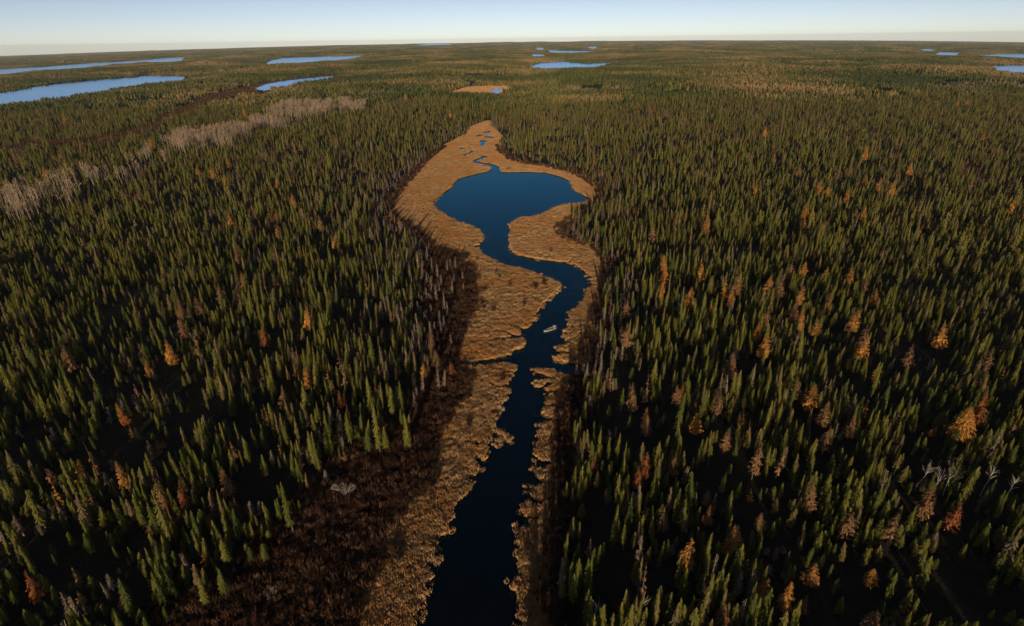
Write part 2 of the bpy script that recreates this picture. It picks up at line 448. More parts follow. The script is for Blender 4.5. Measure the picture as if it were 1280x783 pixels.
# ------------------------------------------------------------------ land: one sheet out to the horizon
def axis(fine, growth, far):
    a = [fine[-1]]; s = fine[-1] - fine[-2]
    while a[-1] < far:
        s *= growth; a.append(a[-1] + s)
    return a[1:]
xf = list(np.arange(-78, 78.1, 0.8))
xp = axis(xf, 1.13, 17500)
gx = np.array([-v for v in reversed(xp)] + xf + xp)
yf = [36.0]
while yf[-1] < 560: yf.append(yf[-1] + 0.55 + 0.0016 * (yf[-1] - 36))
yp = axis(yf, 1.10, 16000)
yb = [36.0]
s = 3.0
while yb[-1] > -6000: yb.append(yb[-1] - s); s *= 1.25
gy = np.array(list(reversed(yb[1:])) + yf + yp)
X, Y = np.meshgrid(gx, gy)
shape = X.shape
X = X.ravel(); Y = Y.ravel()
near = (np.abs(X) < 85) & (Y > -130) & (Y < 640)
wsd = np.full(X.shape, 50.0)
wsd[near] = water_sd(X[near], Y[near])
land = 0.30 + 0.22 * fbm(X / 2.2, Y / 2.2, 21, 3) * np.clip((82 - np.abs(X)) / 6, 0, 1) * np.clip((540 - Y) / 30, 0, 1) * np.clip((Y - 30) / 6, 0, 1)
bank = np.clip((wsd + 0.35) / 0.9, 0, 1); bank = bank * bank * (3 - 2 * bank)
Z = -0.7 + (land + 0.7) * bank + far_z(X, Y) + relief(X, Y)
verts = np.stack([X, Y, Z], 1)
ny, nx = shape
ii = np.arange((ny - 1) * (nx - 1)); r_, c_ = ii // (nx - 1), ii % (nx - 1)
a0 = r_ * nx + c_
faces = np.stack([a0, a0 + 1, a0 + nx + 1, a0 + nx], 1)
me = bpy.data.meshes.new('terrain')
me.vertices.add(len(verts)); me.vertices.foreach_set('co', verts.astype(np.float32).ravel())
me.loops.add(faces.size); me.loops.foreach_set('vertex_index', faces.astype(np.int32).ravel())
me.polygons.add(len(faces))
me.polygons.foreach_set('loop_start', np.arange(0, faces.size, 4, dtype=np.int32))
me.polygons.foreach_set('loop_total', np.full(len(faces), 4, np.int32))
me.polygons.foreach_set('use_smooth', np.ones(len(faces), bool))
me.update(calc_edges=True)
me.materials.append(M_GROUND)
cover = np.zeros((len(X), 4), np.float32); cover[:, 3] = 1
msd = np.full(X.shape, 99.0); msd[near] = sdist(MARSH, X[near], Y[near])
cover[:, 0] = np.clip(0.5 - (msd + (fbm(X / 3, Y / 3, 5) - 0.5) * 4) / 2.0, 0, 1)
ssd = np.full(X.shape, 99.0); ssd[near] = shrub_shade_sd(X[near], Y[near])
cover[:, 1] = np.clip(0.5 - (ssd + (fbm(X / 4, Y / 4, 6) - 0.5) * 6) / 2.5, 0, 1) * (msd < 3)  # shrub ground, including the dark eastern strip put in for shade
D = np.hypot(X, Y)
cover[:, 2] = np.clip((D - 900) / 900, 0, 1) * (cover[:, 0] < 0.5)
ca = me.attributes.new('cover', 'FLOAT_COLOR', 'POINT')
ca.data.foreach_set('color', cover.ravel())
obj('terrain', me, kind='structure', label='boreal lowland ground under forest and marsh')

rv = mesh('river', [(-95, -130, 0), (95, -130, 0), (95, 640, 0), (-95, 640, 0)], [(0, 1, 2, 3)], [M_RIVER])
obj('river', rv, kind='structure', label='dark winding river opening into a round blue pond')

LAKE_TEXT = ['broad blue lake beyond the forest on the west', 'long narrow lake near the western horizon', 'pale blue lake beyond the bare aspen stands',
 'slim bright lake at the end of the brown marsh strip', 'largest blue lake on the skyline beyond the river', 'thin blue lake just behind the largest skyline lake',
 'tiny pale lake west of the thin skyline lake', 'tiny pale lake east of the thin skyline lake', 'small flat lake between the two central skyline lakes',
 'nearest blue lake at the eastern edge', 'long thin lake behind the nearest eastern lake', 'short bright lake inland of the eastern lakes',
 'faintest small lake by the eastern skyline', 'faint grey lake on the skyline west of centre', 'small white pond at the tip of the orange bog']
for (nm, pts), poly, txt in zip(LAKES, LAKE_POLYS, LAKE_TEXT):
    # cut into fan-free strips: outline densified, triangulated as one face
    zz = far_z(poly[:, 0], poly[:, 1]) + 0.9 + 0.0004 * np.hypot(poly[:, 0], poly[:, 1])
    lk = mesh('lake', [(x, y, z) for (x, y), z in zip(poly, zz)], [tuple(range(len(poly)))], [M_LAKE])
    obj('pond' if nm == 'bogpond' else 'lake', lk, kind='structure', label=txt)
M_BOG = mat('bog_sedge'); M_BOGN = M_BOG[1]
M_BOGN.links.new(ramp(M_BOGN, noise_node(M_BOGN, 0.05, 5), [(0.3, (0.34, 0.16, 0.05)), (0.7, (0.5, 0.26, 0.09))]), M_BOG[2].inputs['Base Color'])
zz = far_z(BOG[:, 0], BOG[:, 1]) + 0.7
obj('bog', mesh('bog', [(x, y, z) for (x, y), z in zip(BOG, zz)], [tuple(range(len(BOG)))], [M_BOG[0]]), kind='structure', label='orange sedge bog in the forest beyond the pond')
M_STRIP = bark('strip_peat', (0.14, 0.075, 0.036), (0.24, 0.125, 0.055), 0.05)
zz = far_z(STRIP[:, 0], STRIP[:, 1]) + 0.6
obj('marsh_strip', mesh('marsh_strip', [(x, y, z) for (x, y), z in zip(STRIP, zz)], [tuple(range(len(STRIP)))], [M_STRIP]), kind='structure', label='brown marsh strip winding to the slim western lake')

# ------------------------------------------------------------------ plant shapes
class Shape:
    def __init__(s): s.v, s.f, s.m = [], [], []
    def add(s, vs_, fs_, m=0):
        o = len(s.v); s.v += vs_; s.f += [tuple(i + o for i in f) for f in fs_]; s.m += [m] * len(fs_)
    def cone(s, p0, p1, r0, r1, n, m=0):
        p0 = Vector(p0); p1 = Vector(p1); d = (p1 - p0).normalized()
        a = d.orthogonal().normalized(); b_ = d.cross(a)
        vs_ = []
        for p, r in ((p0, r0), (p1, r1)):
            for k in range(n):
                t = 2 * math.pi * k / n
                vs_.append(tuple(p + (a * math.cos(t) + b_ * math.sin(t)) * r))
        s.add(vs_, [(k, (k + 1) % n, n + (k + 1) % n, n + k) for k in range(n)], m)
    def build(s, name, mats): return mesh(name, s.v, s.f, mats, s.m)

def kite(s, rnd, az, h, r0, r1, drop, w, m=0, lift=0.0):
    """One hanging spray: narrow at the stem, wide in the middle, ragged tip."""
    ca_, sa = math.cos(az), math.sin(az)
    def P(r, z, t): return (ca_ * r - sa * t, sa * r + ca_ * t, z)
    mid = r0 + (r1 - r0) * rnd.uniform(0.45, 0.65)
    zt = h - drop
    s.add([P(r0, h, 0), P(mid, h - drop * 0.45 + lift, -w), P(r1, zt, -w * 0.25), P(r1 * 0.9, zt - 0.05 * drop, w * 0.3), P(mid, h - drop * 0.5 + lift, w)],
          [(0, 1, 2), (0, 2, 3), (0, 3, 4)], m)

def spruce(rnd, level, H=10.0, ratio=0.105, club=0.0, base=0.1, sparse=1.0):
    tr, cr = Shape(), Shape()
    R = H * ratio
    if level == 0: tr.cone((0, 0, -0.4), (0, 0, H * 0.96), H * 0.013 + 0.02, 0.012, 6)
    elif level == 1: tr.cone((0, 0, -0.3), (0, 0, H * 0.6), H * 0.012 + 0.02, 0.03, 4)
    def prof(t):
        p = (1 - t) ** 0.58 * (0.66 + 0.34 * min(1, t * 4))
        return R * (p + club * math.exp(-((t - 0.83) / 0.09) ** 2)) + 0.05
    nw, nb = ((32, 10), (9, 5), (3, 5))[level]
    nb = max(3, int(nb * sparse))
    for i in range(nw):
        t = (i + rnd.uniform(-0.3, 0.3)) / nw
        t = min(max(t, 0), 0.985)
        h = H * (base + (1 - base) * t)
        r = prof(t)
        off = rnd.uniform(0, 6.28)
        for k in range(nb):
            if level == 0 and rnd.random() > 0.93 * min(1, sparse + 0.1): continue
            az = off + 6.283 * k / nb + rnd.uniform(-0.35, 0.35)
            rr = r * (rnd.uniform(0.42, 1.32) if level == 0 else rnd.uniform(0.6, 1.25))
            kite(cr, rnd, az, h + 0.25 * r, 0.08 * rr, rr, rr * rnd.uniform(0.55, 1.0) + H * (0.0, 0.03, 0.12)[level], rr * (0.19, 0.5, 0.7)[level] * rnd.uniform(0.8, 1.2))
    # leader
    kt = H * 1.0
    cr.cone((0, 0, kt * 0.93), (0, 0, kt * 1.02), R * 0.16 + club * R * 0.5, 0.01, 4)
    # dense inner growth
    n = 6 if level == 0 else 4
    for t0, t1 in ((0.0, 0.55), (0.5, 0.97)):
        cr.cone((0, 0, H * (base + (1 - base) * t0)), (0, 0, H * (base + (1 - base) * t1)), prof(t0) * 0.5 * sparse, prof(t1) * 0.42 * sparse, n)
    return tr, cr

def larch(rnd, level, H=11.0, ratio=0.17, fill=1.0, fine=1.0):
    tr, cr = Shape(), Shape()
    R = H * ratio
    tr.cone((0, 0, -0.4), (0, 0, H * 0.97), H * 0.013 + 0.02, 0.012, 5)
    nw, nb = ((30, int(9 / fine)), (11, 7))[level]
    for i in range(nw):
        t = min(max((i + rnd.uniform(-0.4, 0.4)) / nw, 0), 0.98)
        h = H * (0.18 + 0.82 * t)
        r = R * (1 - t) ** 0.8 * (0.6 + 0.4 * min(1, t * 5)) + 0.06
        for k in range(nb):
            if rnd.random() > 0.72 * fill: continue
            az = rnd.uniform(0, 6.28)
            rr = r * rnd.uniform(0.5, 1.25)
            for q in range(4 if level == 0 else 2):
                r0 = rr * q * 0.24
                kite(cr, rnd, az + rnd.uniform(-0.25, 0.25), h + 0.1 * r, r0, r0 + rr * 0.38, rr * rnd.uniform(0.12, 0.45), rr * (0.11 * fine if level == 0 else 0.17) * rnd.uniform(0.7, 1.3))
            if level == 0: tr.cone((0, 0, h), (math.cos(az) * rr * 0.8, math.sin(az) * rr * 0.8, h - 0.1 * rr), 0.025, 0.008, 3)
    return tr, cr

def dead(rnd, level, H=9.0):
    """Standing dead conifer: pale stem with short bare twig sprays."""
    tr, cr = Shape(), Shape()
    lean = (rnd.uniform(-0.3, 0.3), rnd.uniform(-0.3, 0.3))
    tr.cone((0, 0, -0.4), (lean[0], lean[1], H), H * 0.012 + 0.035, 0.02, 5 if level == 0 else 3)
    nw = 26 if level == 0 else 11
    for i in range(nw):
        t = (i + rnd.random()) / nw
        h = H * (0.2 + 0.78 * t)
        r = H * 0.085 * (1 - t) ** 0.6 + 0.1
        for k in range(4 if level == 0 else 3):
            az = rnd.uniform(0, 6.28); rr = r * rnd.uniform(0.4, 1.2)
            kite(cr, rnd, az, h, 0.03, rr, rr * rnd.uniform(0.2, 0.8) + 0.05, (0.09 if level == 0 else 0.16) + 0.09 * rr)
    return tr, cr

def aspen(rnd, level, H=11.0):
    """Leafless aspen: pale stem, fine twigs sweeping up into an oval crown."""
    tr, cr = Shape(), Shape()
    tr.cone((0, 0, -0.3), (rnd.uniform(-0.3, 0.3), rnd.uniform(-0.3, 0.3), H * 0.85), 0.11, 0.03, 4)
    for i in range(26 if level == 0 else 16):
        t = rnd.random()
        h = H * (0.42 + 0.5 * t); az = rnd.uniform(0, 6.28)
        rr = (0.4 + 1.5 * math.sin(math.pi * min(0.95, 0.2 + 0.75 * t))) * rnd.uniform(0.5, 1.1)
        up = rnd.uniform(0.6, 1.6); w = 0.10
        ca_, sa = math.cos(az), math.sin(az)
        cr.add([(0, 0, h - 0.4), (ca_ * rr * 0.6 - sa * w, sa * rr * 0.6 + ca_ * w, h + up * 0.4), (ca_ * rr, sa * rr, h + up), (ca_ * rr * 0.6 + sa * w, sa * rr * 0.6 - ca_ * w, h + up * 0.35)],
               [(0, 1, 2, 3)])
    return tr, cr

def joined(name, parts, mats):
    s = Shape()
    for k, p in enumerate(parts): s.add(p.v, p.f, k)
    return s.build(name, mats)

LIB = {}
def library(key, meshes):
    c = bpy.data.collections.new('plants_' + key)
    for i, me_ in enumerate(meshes):
        c.objects.link(bpy.data.objects.new('%s_shape_%03d' % (key, i), me_))
    LIB[key] = c

rnd = random.Random(5)
SPR0 = []
for i in range(10):
    H = 10.0
    SPR0.append(spruce(rnd, 0, H, rnd.uniform(0.075, 0.118), club=(0.0, 0.16, 0.05, 0.22, 0.0)[i % 5], base=(0.06, 0.1, 0.22, 0.12, 0.3)[i % 5], sparse=(1, 0.9, 0.8, 1, 0.6)[i % 5]))
SPR0_T = [t.build('spruce_trunk', [M_BARK]) for t, c in SPR0]
SPR0_C = [c.build('spruce_crown', [M_SPRUCE]) for t, c in SPR0]
library('spruce', [joined('spruce', p, [M_BARK, M_SPRUCE]) for p in SPR0])
library('spruce_mid', [joined('spruce', spruce(rnd, 1, 10.0, rnd.uniform(0.08, 0.125), club=(0.0, 0.15, 0.0, 0.2)[i % 4]), [M_BARK, M_SPRUCE]) for i in range(8)])
DEAD0 = [dead(rnd, 0) for i in range(6)]
DEAD_T = [t.build('dead_trunk', [M_SNAG]) for t, c in DEAD0]
DEAD_C = [c.build('dead_branches', [M_DEAD]) for t, c in DEAD0]
library('dead', [joined('dead_conifer', p, [M_SNAG, M_DEAD]) for p in [dead(rnd, 1) for i in range(6)]])
library('fading', [joined('fading_larch', larch(rnd, 1, 10.0, rnd.uniform(0.12, 0.17), 0.8), [M_BARK, m]) for m in (M_LARCH_T, M_LARCH_T, M_LARCH_R, M_LARCH_O) for i in range(2)])
M_ASPENBARK = bark('aspen_bark', (0.26, 0.20, 0.14), (0.40, 0.32, 0.24), 1.5)
library('aspen', [joined('bare_aspen', aspen(rnd, 1), [M_ASPENBARK, M_ASPEN]) for i in range(6)])

def patch(rnd, size, n, kind=None):
    s = Shape()
    for k in range(n):
        x, y = rnd.uniform(-size / 2, size / 2), rnd.uniform(-size / 2, size / 2)
        h = rnd.triangular(2.5, 10, 5.2); R = h * rnd.uniform(0.13, 0.20)
        a0_ = rnd.uniform(0, 6.28)
        ring = []
        for lvl, (zr, rr) in enumerate(((0.0, 0.9), (0.35, 1.0), (0.72, 0.6))):
            for q in range(5):
                a = a0_ + 1.2566 * q + lvl * 0.6
                j = rnd.uniform(0.75, 1.25)
                ring.append((x + math.cos(a) * R * rr * j, y + math.sin(a) * R * rr * j, h * zr))
        ring.append((x, y, h))
        fs_ = []
        for l in range(2):
            for q in range(5):
                fs_.append((l * 5 + q, l * 5 + (q + 1) % 5, l * 5 + 5 + (q + 1) % 5, l * 5 + 5 + q))
        for q in range(5): fs_.append((10 + q, 10 + (q + 1) % 5, 15))
        s.add(ring, fs_)
    return s
library('stand', [patch(rnd, 26, 62).build('stand', [M_FAR]) for i in range(6)])

# grass tufts and shrubs
def tuft(rnd, n, R, H, w):
    s = Shape()
    for k in range(n):
        a = rnd.uniform(0, 6.28); r = R * math.sqrt(rnd.random())
        x, y = r * math.cos(a), r * math.sin(a)
        h = H * rnd.uniform(0.6, 1.2); b = rnd.uniform(0, 6.28); t = rnd.gauss(0, 0.6)
        lx, ly = math.cos(b) * h * 0.4, math.sin(b) * h * 0.4
        dx, dy = math.cos(t) * w, math.sin(t) * w
        s.add([(x - dx, y - dy, -0.05), (x + dx, y + dy, -0.05), (x + lx * 0.4 + dx * 0.7, y + ly * 0.4 + dy * 0.7, h * 0.6), (x + lx, y + ly, h), (x + lx * 0.4 - dx * 0.7, y + ly * 0.4 - dy * 0.7, h * 0.6)],
              [(0, 1, 2, 4), (4, 2, 3)])
    return s
library('sedge', [tuft(rnd, 26, 0.55, 0.55, 0.06).build('sedge', [M_GRASS]) for i in range(6)])

def bush(rnd, H=1.4):
    s = Shape()
    for k in range(60):
        a = rnd.uniform(0, 6.28); tilt = rnd.uniform(0.1, 0.8); L = H * rnd.uniform(0.5, 1.1)
        x0, y0 = rnd.gauss(0, 0.22), rnd.gauss(0, 0.22)
        x1, y1, z1 = x0 + math.cos(a) * math.sin(tilt) * L, y0 + math.sin(a) * math.sin(tilt) * L, math.cos(tilt) * L
        f = rnd.uniform(0.3, 0.6); t = rnd.uniform(0, 3.14); w = 0.055
        dx, dy = math.cos(t) * w, math.sin(t) * w
        s.add([(x0, y0, 0), (x0 + (x1 - x0) * f + dx, y0 + (y1 - y0) * f + dy, z1 * f), (x1, y1, z1), (x0 + (x1 - x0) * f - dx, y0 + (y1 - y0) * f - dy, z1 * f * 1.1)], [(0, 1, 2, 3)])
    return s
library('shrub', [bush(rnd).build('shrub', [M_SHRUB]) for i in range(6)])

# ------------------------------------------------------------------ scattering (for what nobody could count)
def scatter_group():
    g = bpy.data.node_groups.new('plant_scatter', 'GeometryNodeTree')
    g.interface.new_socket('Geometry', in_out='INPUT', socket_type='NodeSocketGeometry')
    g.interface.new_socket('Geometry', in_out='OUTPUT', socket_type='NodeSocketGeometry')
    return g
def scatter(name, lib, P, vi, rot, scl, **props):
    me_ = bpy.data.meshes.new(name)
    me_.vertices.add(len(P)); me_.vertices.foreach_set('co', np.asarray(P, np.float32).ravel())
    a = me_.attributes.new('vi', 'INT', 'POINT'); a.data.foreach_set('value', np.asarray(vi, np.int32))
    a = me_.attributes.new('rot', 'FLOAT_VECTOR', 'POINT'); a.data.foreach_set('vector', np.asarray(rot, np.float32).ravel())
    a = me_.attributes.new('scl', 'FLOAT_VECTOR', 'POINT'); a.data.foreach_set('vector', np.asarray(scl, np.float32).ravel())
    o = obj(name, me_, kind='stuff', **props)
    g = scatter_group(); N = g.nodes.new; L = g.links.new
    gi, go = N('NodeGroupInput'), N('NodeGroupOutput')
    ip = N('GeometryNodeInstanceOnPoints'); ci = N('GeometryNodeCollectionInfo')
    ci.inputs['Collection'].default_value = LIB[lib]
    ci.inputs['Separate Children'].default_value = True
    ci.inputs['Reset Children'].default_value = True
    L(gi.outputs[0], ip.inputs['Points']); L(ci.outputs[0], ip.inputs['Instance'])
    ip.inputs['Pick Instance'].default_value = True
    for nm, ty, sock in (('vi', 'INT', 'Instance Index'), ('rot', 'FLOAT_VECTOR', 'Rotation'), ('scl', 'FLOAT_VECTOR', 'Scale')):
        na = N('GeometryNodeInputNamedAttribute'); na.data_type = ty; na.inputs['Name'].default_value = nm
        L(na.outputs['Attribute'], ip.inputs[sock])
    L(ip.outputs[0], go.inputs[0])
    md = o.modifiers.new('scatter', 'NODES'); md.node_group = g
    return o

def jitter_grid(x0, x1, y0, y1, s):
    xs = np.arange(x0, x1, s); ys = np.arange(y0, y1, s)
    x, y = np.meshgrid(xs, ys); x = x.ravel(); y = y.ravel()
    return x + RNG.uniform(-0.5, 0.5, x.shape) * s * 1.1, y + RNG.uniform(-0.5, 0.5, x.shape) * s * 1.1

def rots(n, tilt=0.035):
    return np.stack([RNG.normal(0, tilt, n), RNG.normal(0, tilt, n), RNG.uniform(0, 6.283, n)], 1)

def in_any(polys, x, y):
    r = np.zeros(np.shape(x), bool)
    for p in polys: r |= inside(p, x, y)
    return r

# ---- things singled out in the photograph: orange and fading larches (crown centre in the photograph, colour, height)
LARCH = """884 280 o 10;1083 190 o 11;1026 232 o 10;946 235 o 9;957 163 o 11;942 164 t 11;1015 268 o 10;1008 262 o 8;1006 279 o 8;1080 268 o 9;1117 235 o 11;
1100 231 o 10;1082 225 o 8;1073 228 t 9;1139 210 o 9;1204 206 t 10;1266 255 o 11;1230 169 o 9;1060 242 o 9;1036 238 o 8;1048 215 t 11;1062 211 t 11;968 195 t 10;
939 193 t 11;998 211 t 10;1028 282 t 9;1172 130 o 10;1198 128 o 12;1209 128 o 11;1112 119 o 11;1098 119 o 12;1088 118 o 10;1051 117 o 12;929 114 o 12;920 112 o 11;860 112 o 12;
863 371 o 8;877 339 o 8;914 369 o 9;922 352 t 12;907 361 o 9;961 356 o 8;976 357 t 11;1006 337 o 8;988 337 t 8;1033 342 o 6;1062 345 o 8;1083 354 t 8;1093 371 o 7;1001 369 o 8;
993 387 t 9;1036 376 t 8;1004 399 o 8;1021 409 o 6;1068 399 o 8;959 396 t 9;947 414 o 7;957 431 o 9;888 386 o 5;1082 421 t 10;1080 434 o 8;1179 418 o 9;914 455 t 9;1013 495 o 9;
873 529 o 7;1238 448 t 9;1031 515 t 10;994 485 t 9;899 502 t 9;1139 444 t 8;912 674 o 9;922 671 o 7;860 691 o 9;887 644 o 6;952 651 t 6;954 738 o 7;986 745 o 9;1014 716 o 6;
1033 548 t 9;907 548 t 9;946 570 t 12;1161 624 t 12;1193 644 r 9;904 772 t 9;1090 719 o 5;1004 755 t 6;1092 777 t 7;1016 620 t 10;1060 654 t 9;1117 657 t 9;1065 530 t 9;
84 445 t 10;212 438 o 9;269 342 o 7;306 349 t 9;385 396 o 9;183 461 o 7;275 366 t 9;296 369 t 8;227 408 t 9;249 381 t 8;223 384 t 8;331 419 r 8;354 498 t 8;381 471 o 8;156 515 r 9;
418 300 o 8;344 320 t 8;346 287 t 9;296 319 t 8;346 351 t 8;425 498 r 7;289 275 o 9;366 250 o 10;331 237 t 9;346 228 o 8;368 184 o 10;280 223 o 9;265 215 o 9;247 213 o 8;297 218 t 9;
285 203 o 9;421 179 t 10;341 196 t 10;304 139 o 14;55 215 o 9;79 147 o 12;401 277 t 10;346 268 t 9;185 131 o 11;18 195 t 12;101 184 o 11;76 190 t 12;188 178 o 11;97 590 o 8;153 592 o 9;
188 562 t 7;201 614 t 11;227 617 r 9;282 600 t 10;292 562 t 7;264 652 r 5;39 731 r 9;65 595 t 6;563 142 o 10;507 121 o 11;816 290 t 10;830 329 o 9;831 344 o 9;828 362 o 8;784 418 t 9;
791 495 t 11;808 522 o 7;847 492 t 8;784 384 t 8;808 580 r 9;800 595 r 8;810 530 t 8;830 647 t 8;851 490 r 8;843 579 t 8;862 763 r 5;530 462 o 6;545 447 t 6;564 460 r 6;538 423 t 8;
1228 508 r 13;1208 527 O 12"""
larches = []
for it in LARCH.replace('\n', '').split(';'):
    px, py, cc, h = it.split(); h = float(h) * (1.0 if cc == 'o' else 0.92) * (1.1 if float(py) < 460 else 0.93)
    gx_, gy_ = ground(float(px), float(py), h * 0.62)
    larches.append((float(px), float(py), cc, h, float(gx_), float(gy_)))
LX = np.array([l[4] for l in larches]); LY = np.array([l[5] for l in larches])

def from_pixels(px, py, tall):
    """Base point and the height whose image is so many photo pixels tall."""
    x, y = ground(px, py); x = float(x); y = float(y)
    z = float(far_z(np.array(x), np.array(y)))
    _, v0, _ = project(np.array(x), np.array(y), np.array(z)); _, v1, _ = project(np.array(x), np.array(y), np.array(z + 10.0))
    return x, y, z, 10.0 * tall / max(float(v0 - v1), 0.1)
EDGE_SPRUCE = [(368,671,66),(476,571,62),(466,524,52),(511,562,40),(484,566,32),(463,569,34),(504,521,44),(417,578,60),(395,588,48),(285,746,34),(262,760,36),(208,760,44),(170,770,46),
               (440,560,44),(492,520,36),(335,706,26),(520,470,30),(334,695,14),(703,752,24),(716,760,42),(722,737,38),(741,720,34)]
edge_spruces = [from_pixels(*e) for e in EDGE_SPRUCE]
EDGE_DEAD = [(550,490,34),(556,487,24),(530,495,26),(519,514,22),(536,470,24),(544,462,20),(534,360,20),(541,345,22),(560,342,16),(570,338,16),(579,352,14),(566,372,22),(556,392,26),(560,398,20),
             (550,412,24),(568,356,14),(580,366,12),(541,432,30),(552,420,18),(546,380,24),(528,352,26),(523,340,26),(535,330,22),(513,318,24),(548,350,20),(553,362,18),(716,492,12),(720,470,14),(522,500,16)]
edge_dead = [from_pixels(*e) for e in EDGE_DEAD]
KX = np.concatenate([LX, [e[0] for e in edge_spruces], [e[0] for e in edge_dead]])
KY = np.concatenate([LY, [e[1] for e in edge_spruces], [e[1] for e in edge_dead]])

# ---- near and middle forest: one tree at a time
def forest(x0, x1, y0, y1, s):
    x, y = jitter_grid(x0, x1, y0, y1, s)
    keep = np.abs(x) < 120 + np.maximum(y, 0) * 1.12
    x, y = x[keep], y[keep]
    m = sdist(MARSH, x, y) if y0 < 700 else np.full(x.shape, 99.0)
    belt = (m > -9) & (m < 1) & (y > 125) & inside(SHRUB, x, y) & (RNG.random(len(x)) < 0.16 * np.exp(np.minimum(m, 0) / 5))
    ok = ((m + (fbm(x / 5, y / 5, 4) - 0.5) * 5 > 0.3) | belt) & ~in_any(OPEN, x, y)
    seam = y < 720 + 240 * fbm(x / 110, y / 110, 3)
    ok &= seam
    return x[ok], y[ok], m[ok]
parts_ = [forest(-330, 330, -90, 300, 1.6), forest(-1150, 1150, 300, 960, 2.3)]
fx = np.concatenate([p[0] for p in parts_]); fy = np.concatenate([p[1] for p in parts_]); fm = np.concatenate([p[2] for p in parts_])
# openings and thickets
gap = fbm(fx / 14, fy / 14, 31)
clump = fbm(fx / 7.5, fy / 7.5, 35, 2)
ok = RNG.random(len(fx)) < np.clip(0.38 + (gap - 0.28) * 2.8, 0.32, 1.0) * np.clip((clump - 0.36) * 5.5, 0.22, 1)
for k in range(len(KX)):
    ok &= ~((np.abs(fx - KX[k]) < 1.3) & (fy - KY[k] < 1.0) & (fy - KY[k] > -4.0))
fx, fy, fm, clump = fx[ok], fy[ok], fm[ok], clump[ok]
n = len(fx)
stand = fbm(fx / 45, fy / 45, 41)
fh = 1.5 + 2.6 * stand + RNG.gamma(1.35, 1.25, n)
east = (fx > -15) & (fy < 190)
fh *= np.where(east, 1.0, np.clip(0.72 + fm / 30, 0.7, 1.0))
behind = (fx > -15) & (fx < 45) & (fy < 62)
fh[behind] = np.maximum(fh[behind], RNG.uniform(5.5, 9.5, behind.sum()))
fh *= 0.74 + 0.55 * clump
fh = np.clip(fh, 1.4, 11.5)
young = RNG.random(n) < 0.36
fh[young] *= RNG.uniform(0.4, 0.75, young.sum())
fz = far_z(fx, fy) + 0.3 + relief(fx, fy)
dist = np.hypot(fx, fy)
# what kind each one is
u = RNG.random(n)
edge_west = np.where((fx < 30) & (fy < 420), 1.0, 0.45)
p_dead = 0.035 + 0.85 * np.exp(-np.maximum(fm - 3, 0) / 10.0) * edge_west * (fy > 120) + 0.06 * (fbm(fx / 25, fy / 25, 51) > 0.6)
p_fade = 0.03 + 0.05 * (fy > 240) + 0.16 * (0.6 + 0.9 * (fy > 240)) * np.clip((fbm(fx / 60, fy / 60, 61) - 0.48) * 5, 0, 1) * (0.55 + 0.65 * (fx > 0))
p_fade = p_fade + (0.02 + 0.20 * np.clip((fbm(fx / 80, fy / 45, 62) - 0.5) * 6, 0, 1)) * np.clip((fy - 230) / 120, 0, 1)
kind = np.where(u < p_dead, 1, np.where(u < p_dead + p_fade, 2, 0))
jx = fx + (fbm(fx / 18, fy / 18, 81) - 0.5) * 40; jy = fy + (fbm(fx / 22, fy / 22, 82) - 0.5) * 60
kind[fm < -1.5] = 1
asp = in_any(ASPEN, jx, jy); kind[asp] = np.where(RNG.random(asp.sum()) < np.clip((fbm(fx[asp] / 16, fy[asp] / 24, 85) - 0.39) * 7, 0.06, 0.95), 3, kind[asp])
asp = in_any(ASPEN_THIN, jx, jy); kind[asp] = np.where(RNG.random(asp.sum()) < np.clip((fbm(fx[asp] / 14, fy[asp] / 20, 86) - 0.50) * 5, 0.02, 0.65), 3, kind[asp])

pu, pv, pd = project(fx, fy, fz + fh * 0.8)
onscreen = (pu > 4) & (pu < 1276) & (pv > 60) & (pv < 779) & (pd > 1)
app = fh / np.maximum(pd, 1) * onscreen

def region(px, py):
    """Where something stands, in words one can follow in the photograph."""
    if px < 620:
        if py > 560: return 'in the nearest forest west of the river'
        if py > 400: return 'in the western forest level with the river narrows'
        if py > 260: return 'in the western forest level with the pond outlet'
        if py > 170: return 'in the western forest below the bare aspen stands'
        return 'in the far western forest near the lakes'
    if py > 640: return 'in the nearest forest east of the river'
    if py > 520: return 'in the eastern forest beside the lowest river reach'
    if py > 400: return 'in the eastern forest level with the boat'
    if py > 300: return 'in the eastern forest level with the river bend'
    if py > 200: return 'in the eastern forest level with the pond'
    return 'in the far eastern forest beyond the pond'

def thing(name, label, cat, loc, rot, scale, group, parts):
    root = obj(name, None, label=label, category=cat, group=group)
    root.location = loc; root.rotation_euler = rot; root.scale = scale
    for pn, dat in parts:
        obj(pn, dat, root)
    return root

def height_word(h): return 'short' if h < 7 else 'tall' if h > 10.5 else 'middling'
